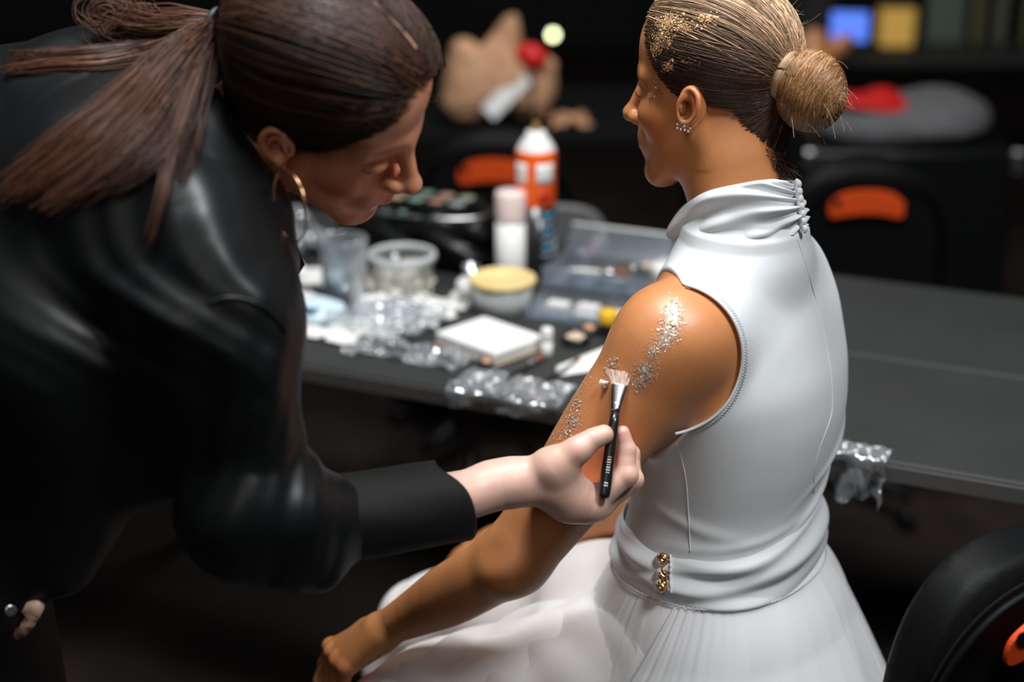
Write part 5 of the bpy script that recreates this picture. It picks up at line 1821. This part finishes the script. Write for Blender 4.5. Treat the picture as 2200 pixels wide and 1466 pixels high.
# pink jar near her shoulder
c = tz(1440, 640)
PJ = empty('powder_jar', c, 'clear jar of pink powder with a white lid beside her shoulder', 'jar')
lathe('jar', [(0, 0), (.030, 0), (.032, .003), (.032, .036), (0, .036)], mat('pink_powder', (.72, .42, .34), .5, coat=.5), PJ, 30, c)
lathe('lid', [(0, .0365), (.033, .0365), (.034, .040), (.034, .056), (.031, .059), (0, .059)], M_WHITEP, PJ, 30, c)
# little pots and sticks
def pot(px, py, r, h, body, top, label):
    c = tz(px, py); o = empty('makeup_pot', c, label, 'pot')
    lathe('base', [(0, 0), (r, 0), (r * 1.03, .002), (r, h), (r * .86, h), (r * .84, h - .002), (0, h - .002)], body, o, 26, c)
    lathe('powder', [(0, h - .0035), (r * .84, h - .003), (r * .5, h - .0008), (0, h - .0003)], top, o, 26, c)
pot(1236, 738, .022, .014, M_BLACK, M_BEIGE, 'black make-up pot with beige cream near the front of the table')
pot(1266, 716, .016, .012, M_BLACK, M_COPPER, 'small black pot of peach powder behind the beige one')
pot(1046, 783, .013, .007, M_BLACK, M_COPPER, 'tiny pot of copper powder by the front edge')
c = tz(1306, 722)
YC = empty('yellow_bottle', c, 'small bright yellow capped bottle just behind her arm', 'bottle')
lathe('bottle', [(0, 0), (.012, 0), (.0125, .002), (.0125, .018), (.008, .022), (0, .022)], M_BLACK, YC, 20, c)
lathe('cap', [(0, .0215), (.0145, .0215), (.015, .024), (.015, .040), (.013, .042), (0, .042)], M_YELB, YC, 20, c)
c = tz(1175, 762)
LS = empty('lipstick', c, 'white lip balm tube standing near the front of the table', 'lipstick')
lathe('tube', [(0, 0), (.0082, 0), (.0086, .001), (.0086, .022), (0, .022)], M_WHITEP, LS, 20, c)
lathe('cap', [(0, .0222), (.0088, .0222), (.0090, .024), (.0090, .040), (.008, .042), (0, .042)], M_WHITE, LS, 20, c)
# white folded card
cc_ = tz(1262, 795)
G = np.array([[tz(1195 + 120 * u, 790 + 22 * v - 18 * u) + UP * (.002 + .022 * u * (1 - v)) for u in np.linspace(0, 1, 10)] for v in np.linspace(0, 1, 8)])
tag(grid_mesh('paper_card', G, M_WHITE, None, .0006), 'folded white paper card half hidden behind her arm', 'card')
small_brush(tz(1085, 822) + UP * .004, tz(1168, 772) + UP * .005, 'dark brush lying diagonally at the front edge', M_BLACK, M_BROWN)
small_brush(tz(1160, 832) + UP * .004, tz(1252, 780) + UP * .005, 'dark brush beside the folded white card', M_BLACK, M_BROWN)
# plastic sheet under the brushes, hanging over the edge
def hang_sheet(name, u0, u1, v_in, drop, label, seed, parent=None, n=40):
    G = np.zeros((n, n, 3))
    for i in range(n):
        s = i / (n - 1) * (v_in + drop)
        for j in range(n):
            u = u0 + (u1 - u0) * j / (n - 1)
            if s < v_in: p = tab(u, v_in - s, TZ + .0018)
            else:
                k = s - v_in
                p = tab(u, -.007 - .02 * math.sin(k * 30 + 2 * j / n * 6) * min(1, k * 20) - .004, TZ + .0018 - k * (.9 + .1 * math.sin(j * .5)))
            G[i, j] = p
    J = jitter_grid(G.copy(), .009, 32, seed)
    wgt = np.clip((np.arange(n) / (n - 1) * (v_in + drop) - v_in * .75) / .03, 0.0, 1)[:, None, None]
    top = (np.arange(n) / (n - 1) * (v_in + drop) < v_in)[:, None]
    G = G * (1 - wgt) + J * wgt + .0
    J2 = jitter_grid(G.copy(), .006, 45, seed + 2)
    G[..., 2] += np.where(top, np.abs(J2[..., 2] - G[..., 2]), 0)
    return tag(grid_mesh(name, G, M_CLEAR, parent, .0003), label, 'plastic sheet')
def u_at(px, py): return float((tz(px, py) - T0) @ tE)
hang_sheet('plastic_sheet', u_at(1005, 800), u_at(1215, 860), .075, .022, 'clear plastic sheet under the brushes lapping over the front edge', 3)
hang_sheet('plastic_sheet', u_at(1758, 945), u_at(1915, 975), .03, .062, 'clear plastic film hanging from the table edge right of her waist', 9)
# black vinyl case with palette on it
c = tz(908, 558)
VC = empty('makeup_case', c, 'open black vinyl make-up case at the back of the table', 'case')
def soft(lx, ly, h, cz):
    Mq = np.stack([tE, tN, UP]).astype(f32); cq = (c + UP * cz).astype(f32)
    def f(P):
        q = (P - cq) @ Mq.T
        k = (np.abs(q[:, 0] / lx) ** 5 + np.abs(q[:, 1] / ly) ** 5 + np.abs(q[:, 2] / h) ** 5) ** .2
        return ((k - 1) * min(lx, ly, h) + .004 * np.sin(q[:, 0] * 60 + 3 * np.sin(q[:, 2] * 50))).astype(f32)
    return Field().add(FN(f, cq, math.hypot(lx, max(ly, h)) + .05), 0)
V_, F_ = extract(soft(.138, .070, .050, .054), .007)
link('body', mesh_np('body', V_, F_), M_VINYL, VC)
tube_obj('zip', [c + tE * .132 * math.cos(a) + tN * .066 * math.sin(a) + UP * .098 for a in np.linspace(0, 2 * np.pi, 60, endpoint=False)], .003, M_SILVER, VC, 6, closed=True)
pc = tz(935, 512) * 0 + c + UP * .108 + tN * .0
PA = empty('makeup_palette', pc, 'open make-up palette of coloured pans lying on the black case', 'palette')
box('tray', pc + UP * .004, (.20, .085, .008), M_BLACK, PA, tE, tN, bevel=.002)
pan_c = [(.45, .30, .18), (.55, .40, .22), (.25, .40, .30), (.50, .25, .18), (.35, .42, .40), (.60, .50, .34), (.30, .22, .14), (.22, .34, .26), (.55, .34, .24), (.40, .40, .30)]
for k in range(10):
    lathe('pan', [(0, .0085), (.0145, .0085), (.0150, .0095), (.0140, .0100), (0, .0096)], mat('pan_colour', pan_c[k], .35, .3), PA, 18, pc + tE * (-.078 + .039 * (k % 5)) + tN * (-.02 + .04 * (k // 5)))
c = tz(893, 548)
CM = empty('compact', c - tN * .08, 'pale green shiny compact leaning on the front of the black case', 'compact')
cq = VC.location
ccp = np.array(c) - tN * .03
box('case', W(893, 472, 2.74), (.070, .007, .022), mat('pale_green_plastic', (.55, .80, .62), .12, coat=.5), CM, tE, tN * .5 + UP * .3, bevel=.003)
# frosted zip bag at far left of the table
c = tz(615, 548)
crumple('zip_bag', c + UP * .01, tE, tN, .14, .11, .055, film('frosted_bag', (.75, .80, .80), .5), 'frosted plastic zip bag behind the tissue at the left of the table', 'bag', 33, 30, .9)
# gold crumbs on the empty half of the table
for px, py, lab in ((1915, 713, 'gold leaf crumb on the rear half of the bare table'), (1830, 745, 'gold leaf crumb on the table close to the edge of her back'), (1917, 834, 'left of the two paired gold leaf crumbs on the front table half'), (1945, 833, 'right of the two paired gold leaf crumbs on the front table half'), (2192, 806, 'gold leaf crumb on the table seam at the right border')):
    c = tz(px, py)
    tag(flakes_mesh('gold_crumb', np.array([c + UP * .001, c + UP * .0014 + tE * .0015]), .0016, M_HOOP, None, np.array([[0, 0, 1.0]] * 2)), lab, 'crumb', 'gold crumbs on the bare table')

# ------------------------------------------------------------------ farther back, out of focus
# grey moulded chair
c = W(1232, 520, 2.98)
GC = empty('moulded_chair', (c[0], c[1] - .1, 0), 'grey moulded plastic chair back seen behind the hairspray can', 'chair')
M_GREYP = mat('grey_moulded_plastic', (.14, .14, .14), .45)
def slab_round(nm, ctr, ex, ey, ez, lx, ly, lz, m, par, p=4.0, h=.009):
    Mq = np.stack([nrm(ex), nrm(ey), nrm(ez)]).astype(f32); cq = np.asarray(ctr, f32)
    def f(P):
        q = (P - cq) @ Mq.T
        k = (np.abs(q[:, 0] / lx) ** p + np.abs(q[:, 2] / lz) ** p) ** (1 / p)
        return np.maximum((k - 1) * min(lx, lz), np.abs(q[:, 1]) - ly).astype(f32)
    V_, F_ = extract(Field().add(FN(f, cq, math.hypot(lx, lz) + .03), 0), h)
    return link(nm, mesh_np(nm, V_, F_), m, par)
xb = c[0] - .055
slab_round('backrest', (xb, c[1], .615), (1, 0, 0), (0, 1, .12), (0, -.12, 1), .125, .010, .165, M_GREYP, GC, h=.007)
slab_round('seat', (xb, c[1] - .16, .44), (1, 0, 0), (0, 0, 1), (0, 1, 0), .17, .012, .17, M_GREYP, GC, h=.008)
for sx in (-1, 1):
    for sy in (0, 1):
        tube_obj('leg', [(xb + sx * .13, c[1] - .05 - .2 * sy, .44), (xb + sx * .15, c[1] - .03 - .24 * sy, .0)], .011, M_SILVER, GC, 8)
# a second table far behind carrying the bag
T2 = np.array([-.24, 4.03, 0])
FT = empty('back_table', T2, 'low black table in the dark background under the paper bag', 'table')
box('top', T2 + UP * .69, (1.6, .6, .03), mat('black_table_top', (.004, .0045, .005), .7, spec=.15), FT, bevel=.005)
for sx in (-.74, .74):
    for sy in (-.25, .25): box('leg', T2 + np.array([sx, sy, .3375]), (.04, .04, .675), M_BLACKPLASTIC, FT, bevel=.003)
# paper bag
c = W(1078, 250, 3.95); c[2] = .706; c[1] = 3.86
BG = empty('paper_bag', c, 'crumpled brown paper bag with a white label on the back table', 'bag')
M_KRAFT = mat('kraft_paper', (.62, .34, .19), .75, noise=.2, nscale=14)
bgF = Field()
bgF.add(RC(c + np.array([-.05, 0, .08]), c + np.array([.03, 0, .11]), .075, .075), 0)
bgF.add(RC(c + np.array([.0, 0, .15]), c + np.array([.025, 0, .245]), .060, .022), .04)
bgF.add(RC(c + np.array([.07, 0, .06]), c + np.array([.105, 0, .13]), .055, .035), .04)
bgF.add(RC(c + np.array([-.10, 0, .055]), c + np.array([-.10, 0, .17]), .05, .035), .04)
zb = f32(c[2] + .0005)
bgF.cut(FN(lambda P: zb - P[:, 2], c, .4), .004)
V_, F_ = extract(bgF, .009)
N_ = vnormals(V_, F_)
V_ = V_ + N_ * np.array([.010 * mn.noise(Vector(v) * 16) + .006 * mn.noise(Vector(v) * 37) for v in V_.tolist()])[:, None] * np.clip((V_[:, [2]] - zb) / .03, 0, 1)
link('bag', mesh_np('bag', V_, F_), M_KRAFT, BG, smooth=False)
lbd = nrm(cR * .75 + cU * .75)
box('label_patch', np.array(c) + np.array([.012, -.088, .085]), (.125, .042, .002), M_WHITE, BG, lbd, np.cross(cF, lbd), cF, bevel=0)
c = W(1142, 118, 3.80)
rc_ = Field().add(EL(c, (.040, .022, .026), np.stack([nrm(cR * .93 - cU * .35), cF, nrm(cU * .93 + cR * .35)])), 0).add(EL(c + cR * .006 - cU * .006, (.028, .022, .026)), .01)
V_, F_ = extract(rc_, .005)
rcap = link('red_cap', mesh_np('red_cap', V_, F_), mat('red_plastic', (.75, .012, .012), .4))
tag(rcap, 'glossy red cap sticking up beside the brown paper bag', 'cap')
lathe('stick', [(0, 0), (.006, 0), (.006, c[2] - .706), (0, c[2] - .706)], M_BLACKPLASTIC, rcap, 10, (c[0], c[1], .706))
# crumpled brown napkin right of the bag
crumple('napkin', np.array([.14, 3.86, .7065]), (1, 0, 0), (0, 1, 0), .09, .12, .035, M_KRAFT, 'crumpled brown napkin right of the paper bag', 'napkin', 41, 24)
# distant bulb
c = W(1188, 75, 5.6)
BL = empty('pendant_bulb', c, 'small round glowing bulb in the far dark', 'lamp')
lathe('globe', [(0, -.0125), (.009, -.009), (.0125, 0), (.009, .009), (.005, .0125), (0, .0125)], mat('bulb_glow', (1, 1, .8), .5, emit=(.90, .95, .55), estr=9), BL, 20, c)
lathe('socket', [(.005, .012), (.006, .014), (.006, .03), (0, .03)], M_BLACKPLASTIC, BL, 12, c)
tube_obj('cord', [c + UP * .028, c + UP * .8, (c[0], c[1], 3.2)], .003, M_BLACKPLASTIC, BL, 6)
# person in black holding up a phone, mostly behind the woman's head
PB = W(1690, 200, 4.75)
PN = empty('person', (PB[0], PB[1], 0), 'person in black far behind the bun, holding up a lit phone', 'person')
px0, py0 = PB[0], PB[1]
bp_ = Field()
hp3 = Frame((px0 - .05, py0, 1.18), (.4, -.9, -.2), (0, 0, 1), 1.0)
ph_c = W(1825, 57, 4.55)
add_head(bp_, hp3)
bp_.add(RC((px0 - .05, py0, 1.12), (px0 - .05, py0 + .02, 1.0), .05, .055), .03)
bp_.chain([((px0 - .05, py0 + .02, .98), .10), ((px0 - .05, py0 + .05, .75), .13), ((px0 - .05, py0 + .05, .50), .14)], .05)
shp = np.array([px0 + .08, py0, .95]); elp = W(1745, 135, 4.62); wrp = W(1800, 100, 4.56)
bp_.chain([(shp, .05), (elp, .042), (wrp, .026)], .04)
bp_.chain([(wrp, .026), (W(1818, 88, 4.56), .024)], .015)
for k in range(4):
    bp_.chain([(W(1815 + 5 * k, 92 - 2 * k, 4.57), .011), (W(1835 + 6 * k, 80 - 3 * k, 4.575), .010), (W(1842 + 5 * k, 66 - 2 * k, 4.565), .008)], .005)
bp_.chain([(W(1808, 90, 4.55), .013), (W(1822, 78, 4.53), .010)], .006)
bp_.chain([((px0 - .18, py0, .95), .05), ((px0 - .22, py0 - .05, .72), .042), ((px0 - .1, py0 - .2, .62), .028)], .04)
for s in (-1, 1):
    bp_.chain([((px0 - .05 + s * .09, py0, .50), .085), ((px0 - .05 + s * .11, py0 - .40, .50), .06), ((px0 - .05 + s * .11, py0 - .40, .07), .04)], .04)
V_, F_ = extract(bp_, .009)
me = mesh_np('body', V_, F_); setcol(me, np.ones((len(V_), 3)))
link('body', me, M_SKIN_TAN, PN)
cl = Field()
cl.chain([((px0 - .05, py0 + .02, 1.0), .075), ((px0 - .05, py0 + .02, .95), .13), ((px0 - .05, py0 + .05, .72), .15), ((px0 - .05, py0 + .05, .48), .165)], .05)
cl.chain([((px0 - .18, py0, .95), .062), ((px0 - .22, py0 - .05, .72), .055), ((px0 - .12, py0 - .18, .64), .04)], .04)
cl.chain([(shp, .062), ((shp + elp) / 2, .056)], .04)
for s in (-1, 1):
    cl.chain([((px0 - .05 + s * .09, py0, .50), .10), ((px0 - .05 + s * .11, py0 - .40, .50), .075), ((px0 - .05 + s * .11, py0 - .40, .06), .06)], .04)
V_, F_ = extract(cl, .011)
link('clothes', mesh_np('clothes', V_, F_), mat('black_jersey', (.008, .008, .009), .8), PN)
hf = hair_field(hp3, HLB, .012)
V_, F_ = extract(hf, .008)
link('hair', mesh_np('hair', V_, F_), M_HAIRCAP_B, PN)
st_c = np.array([px0 - .05, py0 + .02, 0])
STL = empty('stool', st_c, 'dark stool under the person with the phone', 'stool')
lathe('seat', [(0, .325), (.17, .325), (.18, .335), (.17, .345), (0, .345)], M_BLACKPLASTIC, STL, 24, st_c)
for k in range(4):
    a = k * math.pi / 2 + .4
    tube_obj('leg', [st_c + np.array([.1 * math.cos(a), .1 * math.sin(a), .325]), st_c + np.array([.16 * math.cos(a), .16 * math.sin(a), 0])], .012, M_BLACKPLASTIC, STL, 8)
PHN = empty('smartphone', ph_c, 'smartphone with a bright blue screen held up in the background', 'phone')
pn_ = nrm(CAM - ph_c); pxv = nrm(np.cross(UP, pn_)); pyv = np.cross(pn_, pxv)
box('case', ph_c, (.112, .010, .090), M_BLACKPLASTIC, PHN, pxv, -pn_, pyv, bevel=.003)
box('screen', ph_c + pn_ * .0056, (.104, .001, .082), mat('blue_screen', (.02, .05, .2), .3, emit=(.10, .22, .95), estr=1.1), PHN, pxv, -pn_, pyv, bevel=0)
# glowing amber box made up for a distant lit shelf, and dim shelf
c = W(1925, 55, 5.2)
LN = empty('amber_glow_box', (c[0], c[1], c[2] - .08), 'made-up glowing amber box for a lit shelf in the far background', 'lamp')
box('glass', c, (.105, .09, .13), mat('amber_glow', (.5, .3, .08), .5, emit=(.85, .50, .10), estr=.32), LN, bevel=.012)
box('cap', c + UP * .075, (.115, .10, .02), M_BLACKPLASTIC, LN, bevel=.004)
box('foot', c - UP * .0725, (.115, .10, .015), M_BLACKPLASTIC, LN, bevel=.004)
sf = np.array([1.75, 5.45, 0])
SH = empty('shelf_unit', sf, 'dim shelf unit with faded panels behind the amber glow box', 'shelf')
zs = c[2] - .08
box('shelf_board', (1.95, 5.30, zs - .012), (1.9, .45, .024), mat('dark_board', (.02, .022, .02), .6), SH, bevel=.002)
for x in (1.05, 2.85): box('upright', (x, 5.40, (zs - .024) / 2), (.03, .3, zs - .024), M_BLACKPLASTIC, SH, bevel=.002)
for k, (px, wd, col_) in enumerate([(2040, .16, (.10, .13, .11)), (2100, .10, (.16, .15, .08)), (2150, .14, (.10, .10, .07)), (2185, .08, (.13, .12, .06))]):
    q = W(px, 60, 5.35)
    box('panel', (q[0], q[1], zs + .11), (wd, .02, .22), mat('faded_panel', col_, .6), SH, bevel=.002)
# grey jacket with red lining thrown over a black case
c = W(1930, 270, 3.95)
cs = np.array([c[0], c[1], 0])
CS = empty('flight_case', cs, 'black flight case under the grey jacket', 'case')
zc = W(1930, 285, 3.95)[2]
box('body', cs + UP * zc / 2, (.50, .36, zc), M_VINYL, CS, bevel=.02)
for sx in (-.25, .25): box('corner', cs + np.array([sx, -.18, zc - .03]), (.03, .03, .06), M_SILVER, CS, bevel=.006)
jc = cs + UP * zc
JK = empty('jacket', jc, 'grey jacket with a red lining thrown over the flight case', 'jacket')
jf = Field()
jf.add(EL(jc + np.array([.0, -.02, .035]), (.21, .15, .050)), 0)
jf.add(EL(jc + np.array([.10, 0, .055]), (.11, .12, .045)), .05)
jf.add(EL(jc + np.array([-.10, -.06, .03]), (.10, .10, .035)), .05)
zj = f32(zc + .001)
jf.cut(FN(lambda P: zj - P[:, 2], jc, .5), .004)
V_, F_ = extract(jf, .009)
N_ = vnormals(V_, F_)
V_ = V_ + N_ * np.array([.010 * mn.noise(Vector((v[0] * 9, v[1] * 20, v[2] * 20))) for v in V_.tolist()])[:, None] * np.clip((V_[:, [2]] - zj) / .02, 0, 1)
link('shell', mesh_np('shell', V_, F_), mat('grey_wool', (.12, .12, .125), .85, noise=.15, nscale=40), JK)
lf_ = Field().add(EL(jc + np.array([-.07, -.05, .082]), (.125, .075, .020), np.stack([nrm([1, 0, -.12]), [0, 1, 0], nrm([.12, 0, 1])])), 0).add(EL(jc + np.array([-.05, -.02, .095]), (.04, .04, .022)), .02)
V_, F_ = extract(lf_, .007)
link('red_lining', mesh_np('red_lining', V_, F_), mat('red_cloth', (.62, .012, .012), .6), JK)
c = W(1838, 150, 4.3)
tag(lathe('drinking_glass', [(0, 0), (.020, 0), (.024, .06), (.022, .06), (.018, .004), (0, .004)], M_FROST, None, 20, (c[0] - .0, jc[1] + .13, zc + .0006)), 'small pale glass on the flight case behind the bun', 'glass')
# ------------------------------------------------------------------ gold leaf on her arm and hairline
def cast(px, py, bvhs):
    dr = Vector(W(px, py, 1) - CAM).normalized()
    best = None
    for b in bvhs:
        h = b.ray_cast(Vector(CAM), dr)
        if h[0] is not None and (best is None or h[3] < best[3]): best = h
    return best
BVH_H = bvh_np(*(lambda m: (np.array([v.co[:] for v in m.vertices]), np.array([p.vertices[:] for p in m.polygons])))(HAIR_A.data))
# clusters: (x, y, spread x, spread y, count, flake size m)
arm_cl = [(1446, 672, 16, 22, 260, .0016), (1440, 705, 18, 24, 260, .0015), (1425, 735, 20, 16, 170, .0011), (1400, 755, 14, 12, 90, .0010), (1385, 800, 20, 18, 320, .0011), (1375, 825, 14, 14, 120, .0010), (1398, 770, 16, 22, 90, .0008),
          (1318, 780, 10, 12, 60, .0013), (1305, 800, 8, 8, 30, .0012), (1268, 800, 10, 16, 60, .0009), (1255, 830, 10, 18, 50, .0009), (1240, 870, 13, 18, 130, .0011), (1230, 905, 17, 18, 230, .0012), (1215, 930, 18, 10, 110, .0011), (1190, 945, 10, 6, 25, .0009), (1340, 815, 30, 14, 60, .0008), (1240, 850, 12, 30, 60, .0008), (1430, 700, 40, 40, 40, .0006)]
hair_cl = [(1432, 55, 20, 22, 260, .0014), (1450, 45, 22, 12, 120, .0013), (1470, 60, 22, 10, 120, .0013), (1520, 40, 22, 8, 130, .0016), (1500, 55, 30, 12, 60, .0011), (1420, 85, 16, 14, 170, .0012), (1410, 105, 14, 14, 150, .0012), (1405, 130, 8, 12, 90, .0012), (1440, 90, 14, 14, 50, .0011), (1437, 142, 12, 9, 130, .0013), (1412, 185, 9, 18, 130, .0013), (1402, 205, 8, 6, 50, .0011), (1420, 165, 8, 10, 60, .0011), (1485, 130, 20, 8, 22, .0011), (1460, 75, 60, 50, 60, .0007)]
def leaf(name, clusters, bvhs, c_hi, c_lo, lift):
    C, N, S, K = [], [], [], []
    for (x, y, sx, sy, n, sz) in clusters:
        for _ in range(int(n * 2.0)):
            h = cast(x + RNG.normal(0, sx * .55), y + RNG.normal(0, sy * .55), bvhs)
            if h is None or h[3] > 2.1: continue
            n_ = np.array(h[1])
            if n_ @ cF > 0: n_ = -n_
            C.append(np.array(h[0]) + n_ * lift * RNG.uniform(.3, 1.6)); N.append(n_); S.append(sz)
            k = RNG.uniform(0, 1); K.append(np.array(c_lo) * (1 - k) + np.array(c_hi) * k)
    o = flakes_mesh(name, np.array(C), np.array(S)[:, None] * .52, M_LEAF, WOMAN, np.array(N), 1.0, np.array(K))
    tag(o, kind='stuff')
    return o
leaf('arm_gold_leaf', arm_cl, [BVH_A], (1.0, .93, .85), (.80, .55, .36), .0006)
leaf('hair_gold_leaf', hair_cl, [BVH_A, BVH_H], (1.0, .68, .36), (.82, .42, .17), .0022)
# the loose curl of leaf beside the brush
h = cast(1303, 827, [BVH_A])
if h is not None:
    c = np.array(h[0]); n_ = np.array(h[1])
    G = np.array([[c + n_ * (.002 + .0035 * (1 - v * v) + .001 * math.sin(5 * u)) + cR * u * .0042 + cU * v * .0042 * (1 - .3 * u) for v in np.linspace(-1, 1, 8)] for u in np.linspace(-1, 1, 8)])
    grid_mesh('leaf_curl', G, mat('pale_leaf', (.95, .86, .78), .3, .6), WOMAN, .0003)
